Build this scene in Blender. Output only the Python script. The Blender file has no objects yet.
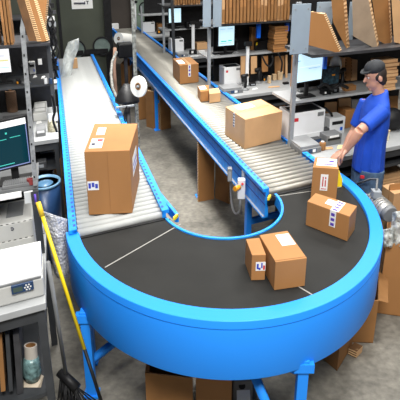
import bpy, bmesh, math, random
from mathutils import Vector, Matrix
random.seed(7)
scene = bpy.context.scene
COL = scene.collection

# ------------------------------------------------------------------ camera
F_PX = 583.0
TH = math.atan(240.0 / F_PX)
H = 2.45
CT, ST = math.cos(TH), math.sin(TH)
cam_d = bpy.data.cameras.new('camera'); cam = bpy.data.objects.new('camera', cam_d); COL.objects.link(cam)
cam.location = (0, 0, H); cam.rotation_euler = (math.pi/2 - TH, 0, 0)
cam_d.sensor_width = 36; cam_d.sensor_fit = 'HORIZONTAL'; cam_d.lens = 36 * F_PX / 400
cam_d.clip_end = 100
scene.camera = cam

# ------------------------------------------------------------------ layout helpers (floor plan axes of the line)
D2 = (.870, .493)      # across the conveyors
D1 = (-.2352, .972)    # along the conveyors
DET = D2[0]*D1[1] - D2[1]*D1[0]
def W(u, v, z=0.0): return Vector((u*D2[0] + v*D1[0], u*D2[1] + v*D1[1], z))
def UV(X, Y): return ((X*D1[1] - Y*D1[0])/DET, (D2[0]*Y - D2[1]*X)/DET)
def ray(x, y):
    a = (x-200)/F_PX; b = -(y-200)/F_PX
    return (a, CT + b*ST, -ST + b*CT)
def G(x, y, Z=0.0):      # point of the level Z
    d = ray(x, y); t = (Z-H)/d[2]
    return Vector((d[0]*t, d[1]*t, Z))
def Q(x, y, Z): p = G(x, y, Z); return UV(p.x, p.y)
def V(x, y, v):          # (u, z) in the upright plane v
    d = ray(x, y); r = UV(d[0], d[1]); t = v/r[1]
    return r[0]*t, H + d[2]*t
def PY(x, y, Y):
    d = ray(x, y); t = Y/d[1]
    return Vector((d[0]*t, Y, H + d[2]*t))
def on(x0, x1, yb, yt, Z, dv=.2):   # a box standing on level Z
    xm = (x0+x1)/2; v = Q(xm, yb, Z)[1]
    u0 = V(x0, yb, v)[0]; u1 = V(x1, yb, v)[0]; z1 = V(xm, yt, v)[1]
    return (u0, u1, v, v+dv, Z, z1)
def hang(x0, x1, y1, y0, v, dv=.05):
    xm = (x0+x1)/2
    return (V(x0, y1, v)[0], V(x1, y1, v)[0], v, v+dv, V(xm, y1, v)[1], V(xm, y0, v)[1])

# ------------------------------------------------------------------ materials
def new_mat(name):
    m = bpy.data.materials.new(name); m.use_nodes = True
    nt = m.node_tree; return m, nt, nt.nodes['Principled BSDF']
MATS = {}
def mat(name, col, rough=.5, metal=0., var=.12, scale=8., bump=0., emit=None, alpha=None, trans=0., spec=None, stretch=None, coat=0):
    if name in MATS: return MATS[name]
    m, nt, p = new_mat(name)
    p.inputs['Roughness'].default_value = rough; p.inputs['Metallic'].default_value = metal
    if spec is not None: p.inputs['Specular IOR Level'].default_value = spec
    if coat: p.inputs['Coat Weight'].default_value = coat; p.inputs['Coat Roughness'].default_value = .15
    tc = nt.nodes.new('ShaderNodeTexCoord'); mp = nt.nodes.new('ShaderNodeMapping')
    if stretch: mp.inputs['Scale'].default_value = stretch
    nz = nt.nodes.new('ShaderNodeTexNoise'); nz.inputs['Scale'].default_value = scale; nz.inputs['Detail'].default_value = 4
    nt.links.new(tc.outputs['Object'], mp.inputs[0]); nt.links.new(mp.outputs[0], nz.inputs['Vector'])
    rp = nt.nodes.new('ShaderNodeValToRGB')
    lo = [max(0, c*(1-var)) for c in col]; hi = [min(1, c*(1+var)) for c in col]
    rp.color_ramp.elements[0].position = .3; rp.color_ramp.elements[1].position = .7
    rp.color_ramp.elements[0].color = (*lo, 1); rp.color_ramp.elements[1].color = (*hi, 1)
    nt.links.new(nz.outputs['Fac'], rp.inputs[0]); nt.links.new(rp.outputs[0], p.inputs['Base Color'])
    if bump:
        b = nt.nodes.new('ShaderNodeBump'); b.inputs['Strength'].default_value = bump; b.inputs['Distance'].default_value = .01
        nt.links.new(nz.outputs['Fac'], b.inputs['Height']); nt.links.new(b.outputs[0], p.inputs['Normal'])
    if emit:
        p.inputs['Emission Color'].default_value = (*emit[0], 1); p.inputs['Emission Strength'].default_value = emit[1]
    if alpha is not None: p.inputs['Alpha'].default_value = alpha
    if trans: p.inputs['Transmission Weight'].default_value = trans
    MATS[name] = m; return m

def stripes(name, c1, c2, axis='Z', scale=40., rough=.85, noise=2.5):
    m, nt, p = new_mat(name); p.inputs['Roughness'].default_value = rough
    tc = nt.nodes.new('ShaderNodeTexCoord'); w = nt.nodes.new('ShaderNodeTexWave')
    w.bands_direction = axis; w.inputs['Scale'].default_value = scale; w.inputs['Distortion'].default_value = noise; w.inputs['Detail'].default_value = 2
    rp = nt.nodes.new('ShaderNodeValToRGB'); rp.color_ramp.elements[0].position = .35; rp.color_ramp.elements[1].position = .65
    rp.color_ramp.elements[0].color = (*c1, 1); rp.color_ramp.elements[1].color = (*c2, 1)
    nt.links.new(tc.outputs['Object'], w.inputs['Vector']); nt.links.new(w.outputs['Fac'], rp.inputs[0]); nt.links.new(rp.outputs[0], p.inputs['Base Color'])
    MATS[name] = m; return m

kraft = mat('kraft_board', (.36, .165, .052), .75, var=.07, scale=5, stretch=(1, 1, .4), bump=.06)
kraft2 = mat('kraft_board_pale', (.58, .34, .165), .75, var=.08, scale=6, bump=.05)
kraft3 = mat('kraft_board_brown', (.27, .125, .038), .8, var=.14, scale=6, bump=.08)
tape = mat('packing_tape', (.56, .34, .16), .3, var=.04)
edge = stripes('corrugated_edge', (.13, .06, .02), (.72, .48, .25), 'Z', 18)
edge_w = stripes('corrugated_edge_rough', (.28, .14, .05), (.70, .46, .24), 'Z', 9, noise=6)
steel_r = mat('worn_zinc_roller', (.30, .285, .25), .45, metal=.4, var=.2, scale=3)
blue = mat('blue_enamel', (.020, .275, .95), .45, var=.02, scale=2, spec=.25)
blue_lt = mat('blue_rail_enamel', (.01, .28, .92), .4, var=.2, scale=20)
belt_m = mat('black_rubber_belt', (.021, .021, .020), .7, var=.14, scale=4, bump=.03, spec=.15)
belt_m2 = mat('black_rubber_belt_worn', (.058, .056, .054), .55, var=.2, scale=9)
steel = mat('zinc_roller', (.40, .41, .40), .6, metal=.0, var=.14, scale=5)
steel_d = mat('dark_steel', (.05, .05, .055), .5, metal=.3, var=.3, scale=12)
galv = mat('galvanised_post', (.30, .32, .34), .5, metal=.2, var=.12, scale=20)
greyp = mat('grey_panel_paint', (.27, .33, .39), .5, var=.05, scale=6)
darkf = mat('charcoal_frame_paint', (.035, .038, .042), .55, var=.2, scale=10)
top_m = mat('laminate_worktop', (.34, .35, .355), .4, var=.06, scale=10)
white = mat('white_plastic', (.74, .75, .76), .4, var=.03)
cream = mat('cream_plastic', (.46, .46, .44), .45, var=.04)
black = mat('black_plastic', (.009, .009, .010), .5, var=.4, scale=20, spec=.3)
grey = mat('mid_grey_plastic', (.16, .165, .17), .5, var=.2)
paper = mat('white_paper', (.80, .80, .78), .7, var=.03)
ink = mat('dark_ink', (.03, .03, .06), .6)
ink_b = mat('blue_ink', (.03, .05, .42), .6)
ink_p = mat('purple_ink', (.10, .05, .42), .6)
ink_r = mat('red_ink', (.55, .02, .03), .6)
yellow = mat('yellow_paint', (.85, .62, .01), .45, var=.06)
orange = mat('orange_plastic', (.85, .34, .01), .4)
binblue = mat('navy_plastic', (.015, .045, .12), .35, var=.2)
bright_blue = mat('bright_blue_plastic', (.0, .10, .62), .45)
wood = mat('pale_wood', (.60, .42, .24), .7, var=.2, scale=20)
film = mat('stretch_film', (.80, .80, .76), .3, var=.05, spec=.6)
twine = stripes('brown_twine', (.16, .09, .05), (.34, .2, .12), 'Z', 25)
purple = mat('purple_plastic', (.10, .02, .35), .4)
skin = mat('skin', (.52, .27, .19), .5, var=.05, scale=30)
hair = mat('dark_hair', (.02, .012, .01), .6, var=.3, scale=60)
capm = mat('black_cap_cloth', (.016, .018, .022), .8, var=.3, scale=30)
shirt_m = mat('blue_cotton', (.004, .060, .46), .75, var=.1, scale=9, bump=.25)
jean_m = mat('blue_denim', (.06, .11, .19), .85, var=.35, scale=22, bump=.2)
shoe_m = mat('dark_shoe', (.03, .03, .03), .5)
lime = mat('lime_plastic', (.5, .8, .03), .4)
olive = mat('olive_wall', (.058, .066, .048), .8, var=.25, scale=1.2)
backm = mat('back_wall_paint', (.07, .058, .05), .85, var=.3, scale=1)
greenw = mat('pale_green_wall', (.16, .22, .17), .8, var=.3, scale=2)
glassy = mat('hazy_glass', (.16, .21, .19), .25, var=.2, scale=10)
alu = mat('motor_aluminium', (.42, .41, .39), .4, metal=.5, var=.2, scale=20)
scr_w = mat('lit_screen_pale', (.3, .4, .45), .4, emit=((.62, .88, 1.0), .95), var=.0)
scr_h = mat('lit_screen_white', (.3, .3, .3), .4, emit=((1, 1, 1), 1.0), var=.0)
scr_y = mat('lit_screen_yellow', (.3, .3, .1), .4, emit=((.9, .85, .35), .9), var=.0)
scr_d = mat('lit_screen_teal', (.0, .02, .03), .2, emit=((.001, .018, .028), .8), var=.0)
scr_t = mat('lit_screen_text', (.0, .1, .1), .4, emit=((.10, .75, .62), .9), var=.0)
scr_b = mat('lit_screen_line', (.1, .1, .2), .4, emit=((.20, .28, .55), .8), var=.0)
lcd = mat('grey_green_lcd', (.05, .08, .07), .2, var=.1)

def floor_mat():
    m, nt, p = new_mat('stained_concrete'); p.inputs['Roughness'].default_value = .6
    tc = nt.nodes.new('ShaderNodeTexCoord')
    n1 = nt.nodes.new('ShaderNodeTexNoise'); n1.inputs['Scale'].default_value = 1.7; n1.inputs['Detail'].default_value = 8; n1.inputs['Roughness'].default_value = .7
    n2 = nt.nodes.new('ShaderNodeTexNoise'); n2.inputs['Scale'].default_value = 22; n2.inputs['Detail'].default_value = 5
    r1 = nt.nodes.new('ShaderNodeValToRGB'); e = r1.color_ramp.elements
    e[0].position = .3; e[0].color = (.09, .084, .072, 1); e[1].position = .72; e[1].color = (.30, .28, .235, 1)
    r2 = nt.nodes.new('ShaderNodeValToRGB'); e = r2.color_ramp.elements
    e[0].position = .3; e[0].color = (.62, .62, .62, 1); e[1].position = .65; e[1].color = (1, 1, 1, 1)
    mx = nt.nodes.new('ShaderNodeMixRGB'); mx.blend_type = 'MULTIPLY'; mx.inputs[0].default_value = 1
    nt.links.new(tc.outputs['Object'], n1.inputs['Vector']); nt.links.new(tc.outputs['Object'], n2.inputs['Vector'])
    nt.links.new(n1.outputs['Fac'], r1.inputs[0]); nt.links.new(n2.outputs['Fac'], r2.inputs[0])
    nt.links.new(r1.outputs[0], mx.inputs[1]); nt.links.new(r2.outputs[0], mx.inputs[2]); nt.links.new(mx.outputs[0], p.inputs['Base Color'])
    return m
concrete = floor_mat()
def bubble_mat():
    m, nt, p = new_mat('bubble_wrap_plastic'); p.inputs['Roughness'].default_value = .25
    p.inputs['Alpha'].default_value = .85
    tc = nt.nodes.new('ShaderNodeTexCoord'); v = nt.nodes.new('ShaderNodeTexVoronoi'); v.inputs['Scale'].default_value = 62
    rp = nt.nodes.new('ShaderNodeValToRGB'); e = rp.color_ramp.elements
    e[0].position = .1; e[0].color = (.92, .92, .95, 1); e[1].position = .62; e[1].color = (.55, .56, .60, 1)
    b = nt.nodes.new('ShaderNodeBump'); b.inputs['Strength'].default_value = .9; b.inputs['Distance'].default_value = .01; b.invert = True
    nt.links.new(tc.outputs['Object'], v.inputs['Vector']); nt.links.new(v.outputs['Distance'], rp.inputs[0])
    nt.links.new(rp.outputs[0], p.inputs['Base Color']); nt.links.new(v.outputs['Distance'], b.inputs['Height']); nt.links.new(b.outputs[0], p.inputs['Normal'])
    return m
bubble = bubble_mat()
clear = mat('crumpled_clear_film', (.72, .76, .74), .2, var=.25, scale=14, bump=.6, alpha=.62)

# ------------------------------------------------------------------ mesh builder
class B:
    def __init__(s, m=None): s.v = []; s.f = []; s.mi = []; s.mats = [m] if m else []; s.cur = 0; s.sm = False
    def m(s, mt):
        if mt not in s.mats: s.mats.append(mt)
        s.cur = s.mats.index(mt); return s
    def add(s, vs, fs, sm=False):
        o = len(s.v); s.v += [Vector(p) for p in vs]
        for f in fs: s.f.append(([o+i for i in f], s.cur, sm))
        return s
    def par(s, p, a, b, c):
        p, a, b, c = map(Vector, (p, a, b, c))
        vs = [p, p+a, p+a+b, p+b, p+c, p+a+c, p+a+b+c, p+b+c]
        return s.add(vs, [(3,2,1,0), (4,5,6,7), (0,1,5,4), (1,2,6,5), (2,3,7,6), (3,0,4,7)])
    def box(s, u0, u1, v0, v1, z0, z1):
        return s.par(W(u0, v0, z0), W(u1-u0, 0), W(0, v1-v0), Vector((0, 0, z1-z0)))
    def bx(s, t): return s.box(*t)
    def prism(s, poly, ext, side=None):
        n = len(poly); poly = [Vector(p) for p in poly]; ext = Vector(ext)
        c = s.cur
        s.add(poly + [p+ext for p in poly], [tuple(reversed(range(n))), tuple(range(n, 2*n))])
        if side: s.m(side)
        s.add(poly + [p+ext for p in poly], [(i, (i+1) % n, n+(i+1) % n, n+i) for i in range(n)])
        s.cur = c; return s
    def quadpair(s, base4, top4):
        vs = list(base4) + list(top4)
        return s.add(vs, [(3,2,1,0), (4,5,6,7), (0,1,5,4), (1,2,6,5), (2,3,7,6), (3,0,4,7)])
    def cyl(s, p, q, r, n=14, r2=None, caps=True, sm=True):
        p, q = Vector(p), Vector(q); r2 = r if r2 is None else r2
        d = (q-p).normalized(); a = d.orthogonal().normalized(); b = d.cross(a)
        A = [p + a*r*math.cos(2*math.pi*i/n) + b*r*math.sin(2*math.pi*i/n) for i in range(n)]
        C = [q + a*r2*math.cos(2*math.pi*i/n) + b*r2*math.sin(2*math.pi*i/n) for i in range(n)]
        s.add(A+C, [(i, (i+1) % n, n+(i+1) % n, n+i) for i in range(n)], sm)
        if caps: s.add(A, [tuple(reversed(range(n)))]); s.add(C, [tuple(range(n))])
        return s
    def ring(s, c, ax, ro, ri, w, n=24):   # annulus of width w along ax
        c, ax = Vector(c), Vector(ax).normalized(); a = ax.orthogonal().normalized(); b = ax.cross(a)
        P = []
        for (r, t) in ((ro, 0), (ro, w), (ri, w), (ri, 0)):
            P.append([c + ax*t + a*r*math.cos(2*math.pi*i/n) + b*r*math.sin(2*math.pi*i/n) for i in range(n)])
        fs = []
        for k in range(4):
            for i in range(n):
                j = (i+1) % n; k2 = (k+1) % 4
                fs.append((k*n+i, k*n+j, k2*n+j, k2*n+i))
        return s.add(sum(P, []), fs, False)
    def tube(s, pts, r, n=6, rs=None):
        pts = [Vector(p) for p in pts]
        vs = []; m = len(pts); up = None
        for k, p in enumerate(pts):
            d = (pts[min(k+1, m-1)] - pts[max(k-1, 0)]).normalized()
            if up is None: up = d.orthogonal().normalized()
            a = (up - d*up.dot(d)).normalized(); up = a; b = d.cross(a); rr = rs[k] if rs else r
            vs += [p + a*rr*math.cos(2*math.pi*i/n) + b*rr*math.sin(2*math.pi*i/n) for i in range(n)]
        fs = [(k*n+i, k*n+(i+1) % n, (k+1)*n+(i+1) % n, (k+1)*n+i) for k in range(m-1) for i in range(n)]
        fs += [tuple(reversed(range(n))), tuple((m-1)*n+i for i in range(n))]
        return s.add(vs, fs, True)
    def lathe(s, c, prof, n=24, sx=1, sy=1, sm=True):
        c = Vector(c); vs = []
        for r, z in prof: vs += [c + Vector((r*sx*math.cos(2*math.pi*i/n), r*sy*math.sin(2*math.pi*i/n), z)) for i in range(n)]
        fs = [(k*n+i, k*n+(i+1) % n, (k+1)*n+(i+1) % n, (k+1)*n+i) for k in range(len(prof)-1) for i in range(n)]
        s.add(vs, fs, sm)
        if prof[0][0] > 1e-4: s.add(vs[:n], [tuple(reversed(range(n)))])
        if prof[-1][0] > 1e-4: s.add(vs[-n:], [tuple(range(n))])
        return s
    def ell(s, c, r, ax=None, n=16, m=10):
        c = Vector(c); X, Y, Z = ax if ax else (Vector((1,0,0)), Vector((0,1,0)), Vector((0,0,1)))
        vs = []
        for k in range(m+1):
            t = math.pi*k/m
            for i in range(n):
                a = 2*math.pi*i/n
                vs.append(c + X*r[0]*math.sin(t)*math.cos(a) + Y*r[1]*math.sin(t)*math.sin(a) - Z*r[2]*math.cos(t))
        fs = [(k*n+i, k*n+(i+1) % n, (k+1)*n+(i+1) % n, (k+1)*n+i) for k in range(m) for i in range(n)]
        return s.add(vs, fs, True)

def origin(o):
    l = Vector((0, 0, 0))
    while o: l += o.location; o = o.parent
    return l
def obj(name, b, parent=None, bev=0, loc=None):
    base = origin(parent) if parent else Vector((0, 0, 0))
    if loc is None:
        if parent: loc = Vector((0, 0, 0))
        else:
            xs = [p.x for p in b.v]; ys = [p.y for p in b.v]; zs = [p.z for p in b.v]
            loc = Vector(((min(xs)+max(xs))/2, (min(ys)+max(ys))/2, min(zs)))
    me = bpy.data.meshes.new(name)
    off = base + loc
    me.from_pydata([tuple(p-off) for p in b.v], [], [f[0] for f in b.f])
    for mt in b.mats: me.materials.append(mt)
    for pl, f in zip(me.polygons, b.f): pl.material_index = f[1]; pl.use_smooth = f[2]
    bm = bmesh.new(); bm.from_mesh(me); bmesh.ops.remove_doubles(bm, verts=bm.verts, dist=1e-5)
    bmesh.ops.recalc_face_normals(bm, faces=bm.faces); bm.to_mesh(me); bm.free()
    o = bpy.data.objects.new(name, me); COL.objects.link(o)
    if parent: o.parent = parent
    o.location = loc
    if bev:
        md = o.modifiers.new('bevel', 'BEVEL'); md.width = bev; md.segments = 2; md.limit_method = 'ANGLE'; md.angle_limit = .9
    return o
def tag(o, label, cat, group=None, kind=None):
    o['label'] = label; o['category'] = cat
    if group: o['group'] = group
    if kind: o['kind'] = kind
    return o
def thing(name, label, cat, loc, group=None):
    o = bpy.data.objects.new(name, None); COL.objects.link(o); o.location = Vector(loc); o.empty_display_size = .1
    return tag(o, label, cat, group)
def struct(name, b): o = obj(name, b); o['kind'] = 'structure'; return o
def kids(o): return [c for c in bpy.data.objects if c.parent == o]

# ------------------------------------------------------------------ setting
struct('floor', B(concrete).par((-9, -2, -.1), (18, 0, 0), (0, 22, 0), (0, 0, .1)))
struct('wall_back', B(backm).par((-9, 19.5, 0), (18, 0, 0), (0, .1, 0), (0, 0, 4)))
struct('wall_right', B(backm).par((6.5, 2, 0), (.1, 0, 0), (0, 17.5, 0), (0, 0, 4)))
# the olive partition behind the end of the left conveyor
VP = 10.75
pu0, pu1 = V(48, 50, VP)[0], V(112, 50, VP)[0]
struct('wall_left', B(olive).box(pu0-3.0, pu1, VP, VP+.12, 0, 3.0))
tr = B(black); q = hang(60.5, 63.5, 50, -40, VP); tr.box(q[0], q[1], VP-.03, VP-.002, 0, 3.0); struct('trim_1', tr)
tr = B(black); tr.box(pu1-.12, pu1+.02, VP-.06, VP-.002, 0, 3.0); struct('trim_2', tr)
tr = B(black); q = hang(76, 108, 54, 49, VP); tr.box(q[0], q[1], VP-.08, VP-.002, q[4], q[5]); struct('trim_3', tr)
# further wall beyond the partition
struct('wall_far_middle', B(backm).box(pu1+.05, pu1+1.4, 15.9, 16.0, 0, 3.0))
struct('wall_far_right', B(greenw).box(V(134, 20, 15.6)[0], V(172, 20, 15.6)[0], 15.6, 15.7, 0, 3.2))

def porthole(px, py, r, v, label, group):
    u, z = V(px, py, v); c = W(u, v-.06, z)
    t = thing('round_window', label, 'window', c, group)
    nrm = W(0, .05)
    obj('rim', B(black).ring(c, nrm, r, r*.84, .05), t)
    obj('pane', B(glassy).cyl(c + nrm*.3, c + nrm*.9, r*.85, 24), t)
for px, py, r, v, l in ((102, 46, .17, VP, 'round hazy window at the right end of the olive wall'), (76, 49, .17, VP, 'round hazy window half covered by crumpled film'),
                     (144.5, 8, .16, 15.6, 'round hazy window on the pale green wall, left one'), (157.5, 8, .16, 15.6, 'round hazy window on the pale green wall, right one')):
    porthole(px, py, r, v, l, 'round hazy windows')

# notice on the olive wall
q = hang(72, 93, 8.8, -6, VP-.012, .008)
t = thing('paper_sign', 'white paper sign taped on the olive wall', 'sign', W((q[0]+q[1])/2, q[2], q[4]))
obj('sheet', B(paper).bx(q), t)
sb = B(ink); v = VP-.014
pts = []
for i in range(26):
    x = 74 + i*.42; y = 3.2 + 1.0*math.sin(i*2.1) + (.5 if i % 3 else -.6)
    u, z = V(x, y, v); pts.append(W(u, v, z))
sb.tube(pts, .008, 4)
for (a, bb) in (((84.5, 1.5), (85, 4)), ((86, 1), (88.5, 1.2)), ((87.5, 1), (87.5, 4.2)), ((75, -2), (90, -2.4))):
    sb.tube([W(V(a[0], a[1], v)[0], v, V(*a, v)[1]), W(V(bb[0], bb[1], v)[0], v, V(*bb, v)[1])], .008, 4)
obj('handwriting', sb, t)

# ------------------------------------------------------------------ straight roller conveyors
def conveyor(name, label, u0, u1, v0, v1, pitch, legs, st, rr=.026):
    t = thing(name, label, 'conveyor', W((u0+u1)/2, v0, 0))
    ZR = .911-rr; r = rr
    def rail(u, side):
        b = B(blue_lt)
        s = .028
        b.box(u-s/2, u+s/2, v0, v1, .70, .925)
        b.box(u-s/2 - (.02 if side < 0 else 0), u+s/2 + (.02 if side > 0 else 0), v0, v1, .70, .712)
        b.box(u-s/2 - (.022 if side < 0 else 0), u+s/2 + (.022 if side > 0 else 0), v0, v1, .905, .93)
        o = obj('side_rail', b, t)
        g = B(ink_b); x = u + side*(s/2+.001)
        g.box(min(x, x+side*.002), max(x, x+side*.002), v0, v1, .868, .876)
        g.box(min(x, x+side*.002), max(x, x+side*.002), v0, v1, .80, .806)
        # axle slots
        k = v0+.05
        while k < v1:
            g.box(u-.008, u+.008, k, k+.03, .9302, .9312); k += .076
        obj('rail_slots', g, o)
        e = B(galv); e.box(x, x+side*.018, v0, v1, .7125, .7135); obj('rail_lip', e, o)
    rail(u0+.014, -1); rail(u1-.014, 1)
    rb = B(st).cyl(W(u0+.03, v0+.03, ZR), W(u1-.03, v0+.03, ZR), r, 12)
    r0 = obj('roller', rb, t)
    n = int((v1-v0-.05)/pitch); stuff = B(st)
    for k in range(1, n):
        if k < 100:
            c = r0.copy(); c.location = r0.location + W(0, k*pitch); COL.objects.link(c)
        else: stuff.cyl(W(u0+.03, v0+.03+k*pitch, ZR), W(u1-.03, v0+.03+k*pitch, ZR), r, 8)
    if stuff.v: so = obj('roller', stuff, t); so['kind'] = 'stuff'
    for lv in legs:
        for u in (u0+.02, u1-.06): obj('leg', B(blue).box(u, u+.05, lv, lv+.055, 0, .70), t)
        obj('cross_brace', B(blue).box(u0+.07, u1-.06, lv+.01, lv+.045, .42, .47), t)
        for u in (u0, u1-.08): obj('foot_plate', B(blue).box(u, u+.09, lv-.03, lv+.085, 0, .012), t)
    obj('under_pan', B(black).box(u0+.03, u1-.03, v0+.05, v1-.05, .80, .81), t)
    return t
conveyor('roller_conveyor', 'straight roller conveyor carrying the big upright box, left of the aisle', .0, .635, 3.30, 10.35, .072, (4.2, 6.3, 8.6), steel)
conveyor('roller_conveyor', 'long roller conveyor with blue sides running diagonally past the packing benches', 1.434, 2.075, 3.29, 14.4, .078, (3.75, 5.46, 8.3, 11.2), steel_r, .024)

# ------------------------------------------------------------------ the belt turn
CX, CY = .150, 3.755
ROX, ROY = 1.043, 1.470
RIX, RIY = .966, 1.362
def ep(rx, ry, a, z): return Vector((CX+rx*math.cos(a), CY+ry*math.sin(a), z))
turn = thing('curved_belt_conveyor', 'half round blue conveyor turn with black rubber belt', 'conveyor', (CX, CY-1, 0))
def angles(rx, ry, vmin0, vmin1, n=72):
    A = []
    for i in range(721):
        a = math.radians(150 + i*270/720)   # 150..420
        p = ep(rx, ry, a, 0); u, v = UV(p.x, p.y)
        if v <= (vmin0 if a < math.radians(285) else vmin1): A.append(a)
    a0, a1 = min(A), max(A)
    return [a0 + (a1-a0)*i/n for i in range(n+1)]
ang = angles(ROX, ROY, 3.37, 3.42)
b = B(blue)
prof = [(ROX, ROY, .56), (ROX, ROY, .9), (RIX, RIY, .9), (RIX, RIY, .84), (RIX+.03, RIY+.03, .84), (ROX-.012, ROY-.012, .885), (ROX-.012, ROY-.012, .56)]
vs = []; n = len(prof)
for a in ang:
    for rx, ry, z in prof: vs.append(ep(rx, ry, a, z))
fs = []; fm = []
for i in range(len(ang)-1):
    for k in range(n):
        k2 = (k+1) % n; fs.append((i*n+k, i*n+k2, (i+1)*n+k2, (i+1)*n+k))
b.add(vs, fs, False)
b.add(vs[:n], [tuple(range(n))]); b.add(vs[-n:], [tuple(range(n))])
gd = obj('outer_guard', b, turn, bev=.004)
for p in gd.data.polygons: p.use_smooth = abs(p.normal.z) < .9
# seam line pressed round the guard, as a thin groove strip
sm_ = B(mat('blue_groove', (.0, .12, .5), .5))
for i in range(len(ang)-1):
    a, c = ang[i], ang[i+1]
    sm_.quadpair([ep(ROX-.001, ROY-.001, a, .853), ep(ROX-.001, ROY-.001, c, .853), ep(ROX+.0015, ROY+.0015, c, .853), ep(ROX+.0015, ROY+.0015, a, .853)],
                 [ep(ROX-.001, ROY-.001, a, .856), ep(ROX-.001, ROY-.001, c, .856), ep(ROX+.0015, ROY+.0015, c, .856), ep(ROX+.0015, ROY+.0015, a, .856)])
obj('guard_seam', sm_, gd)
# belt: three wedges laid end to end as one surface, with pale seams
AIX, AIY = .425, .560
def belt_pts(z):
    ao = angles(RIX+.005, RIY+.005, 3.27, 3.27, 60); ai = angles(AIX, AIY, 3.27, 3.27, 60)
    O = [ep(RIX+.005, RIY+.005, a, z) for a in ao]; I = [ep(AIX, AIY, a, z) for a in ai]
    return O, I
ZB = .872
O, I = belt_pts(ZB)
O[0] = W(.03, 3.275, ZB); I[0] = W(.66, 3.275, ZB); O[-1] = W(2.05, 3.265, ZB); I[-1] = W(1.45, 3.265, ZB)
bb = B(belt_m); n = len(O)
vs = O + I + [p - Vector((0, 0, .03)) for p in O] + [p - Vector((0, 0, .03)) for p in I]
fs = []
for i in range(n-1):
    fs += [(i, i+1, n+i+1, n+i), (2*n+i, 3*n+i, 3*n+i+1, 2*n+i+1), (n+i, n+i+1, 3*n+i+1, 3*n+i)]
bb.add(vs, fs, False); obj('belt', bb, turn)
wn = B(belt_m2)
def strip(b, A, C, w, z, h=.0012):
    A, C = Vector((*A[:2], z)), Vector((*C[:2], z)); d = (C-A).normalized(); s = Vector((-d.y, d.x, 0))*w
    b.par(A-s/2, C-A, s, (0, 0, h))
for (p0, p1, nm) in (((105, 267.5), (181, 224), 'belt_seam'), ((289, 281), (315, 296.5), 'belt_seam'), ((275, 196.5), (341, 187), 'belt_seam')):
    s_ = B(mat('belt_seam_grey', (.30, .29, .27), .6)); strip(s_, G(*p0, ZB), G(*p1, ZB), .008, ZB+.0003); o = obj(nm, s_, turn); o['label'] = 'pale seam across the black belt'
# transfer gap bars between the rollers and the belt
obj('transfer_bar', B(black).box(.03, .63, 3.272, 3.30, .80, .878), turn)
obj('transfer_bar', B(black).box(1.45, 2.05, 3.262, 3.288, .80, .878), turn)
# inner curved edge
ai = angles(AIX, AIY, 3.28, 3.28, 48); ib = B(blue_lt)
for i in range(len(ai)-1):
    a, c = ai[i], ai[i+1]
    ib.quadpair([ep(AIX-.014, AIY-.018, a, .80), ep(AIX-.014, AIY-.018, c, .80), ep(AIX+.003, AIY+.003, c, .80), ep(AIX+.003, AIY+.003, a, .80)],
                [ep(AIX-.014, AIY-.018, a, .882), ep(AIX-.014, AIY-.018, c, .882), ep(AIX+.003, AIY+.003, c, .882), ep(AIX+.003, AIY+.003, a, .882)])
obj('inner_guard', ib, turn)
# underside frame
ub = B(steel_d); ao = angles(ROX-.03, ROY-.03, 3.3, 3.3, 40); ai = angles(AIX+.03, AIY+.03, 3.3, 3.3, 40)
for i in range(40):
    ub.quadpair([ep(AIX+.03, AIY+.03, ai[i], .74), ep(ROX-.03, ROY-.03, ao[i], .74), ep(ROX-.03, ROY-.03, ao[i+1], .74), ep(AIX+.03, AIY+.03, ai[i+1], .74)],
                [ep(AIX+.03, AIY+.03, ai[i], .77), ep(ROX-.03, ROY-.03, ao[i], .77), ep(ROX-.03, ROY-.03, ao[i+1], .77), ep(AIX+.03, AIY+.03, ai[i+1], .77)])
obj('under_pan', ub, turn)
# legs
def tleg(p, inward, w=.055):
    p = Vector(p)
    l = obj('leg', B(blue).par(p - Vector((w/2, w/2, 0)), (w, 0, 0), (0, w, 0), (0, 0, .60)), turn, bev=.004)
    obj('foot_plate', B(blue).par(p - Vector((.045, .045, 0)), (.09, 0, 0), (0, .09, 0), (0, 0, .012)), l)
    obj('bracket', B(blue).par(p + Vector((-.05, -.04, .535)), (.10, 0, 0), (0, .05, 0), (0, 0, .05)), l)
    return l
pL = G(92, 394, 0); pR = G(303, 366, .55)
pR = Vector((pR.x, pR.y, 0))
tleg(pL, 1); tleg(pR, 1)
tleg(ep(ROX-.05, ROY-.05, math.radians(10), 0)*1.0, 1); tleg(W(.05, 3.22), 1)
def brace(a, c, w=.045):
    obj('cross_brace', B(blue).tube([a, c], w*.6, 4), turn)
brace(pL + Vector((0, .03, .22)), Vector((-.10, 3.55, .34))); brace(pL + Vector((0, .03, .46)), Vector((-.35, 3.7, .52)))
brace(pR + Vector((-.02, .03, .50)), Vector((.28, 3.2, .10))); brace(pR + Vector((-.25, .02, .5)), pR + Vector((-.06, -.02, .02)), .05)
obj('cross_brace', B(blue).par(pR + Vector((-.03, 0, .50)), (.02, .9, .0), (.05, 0, 0), (0, 0, .06)), turn)
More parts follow.
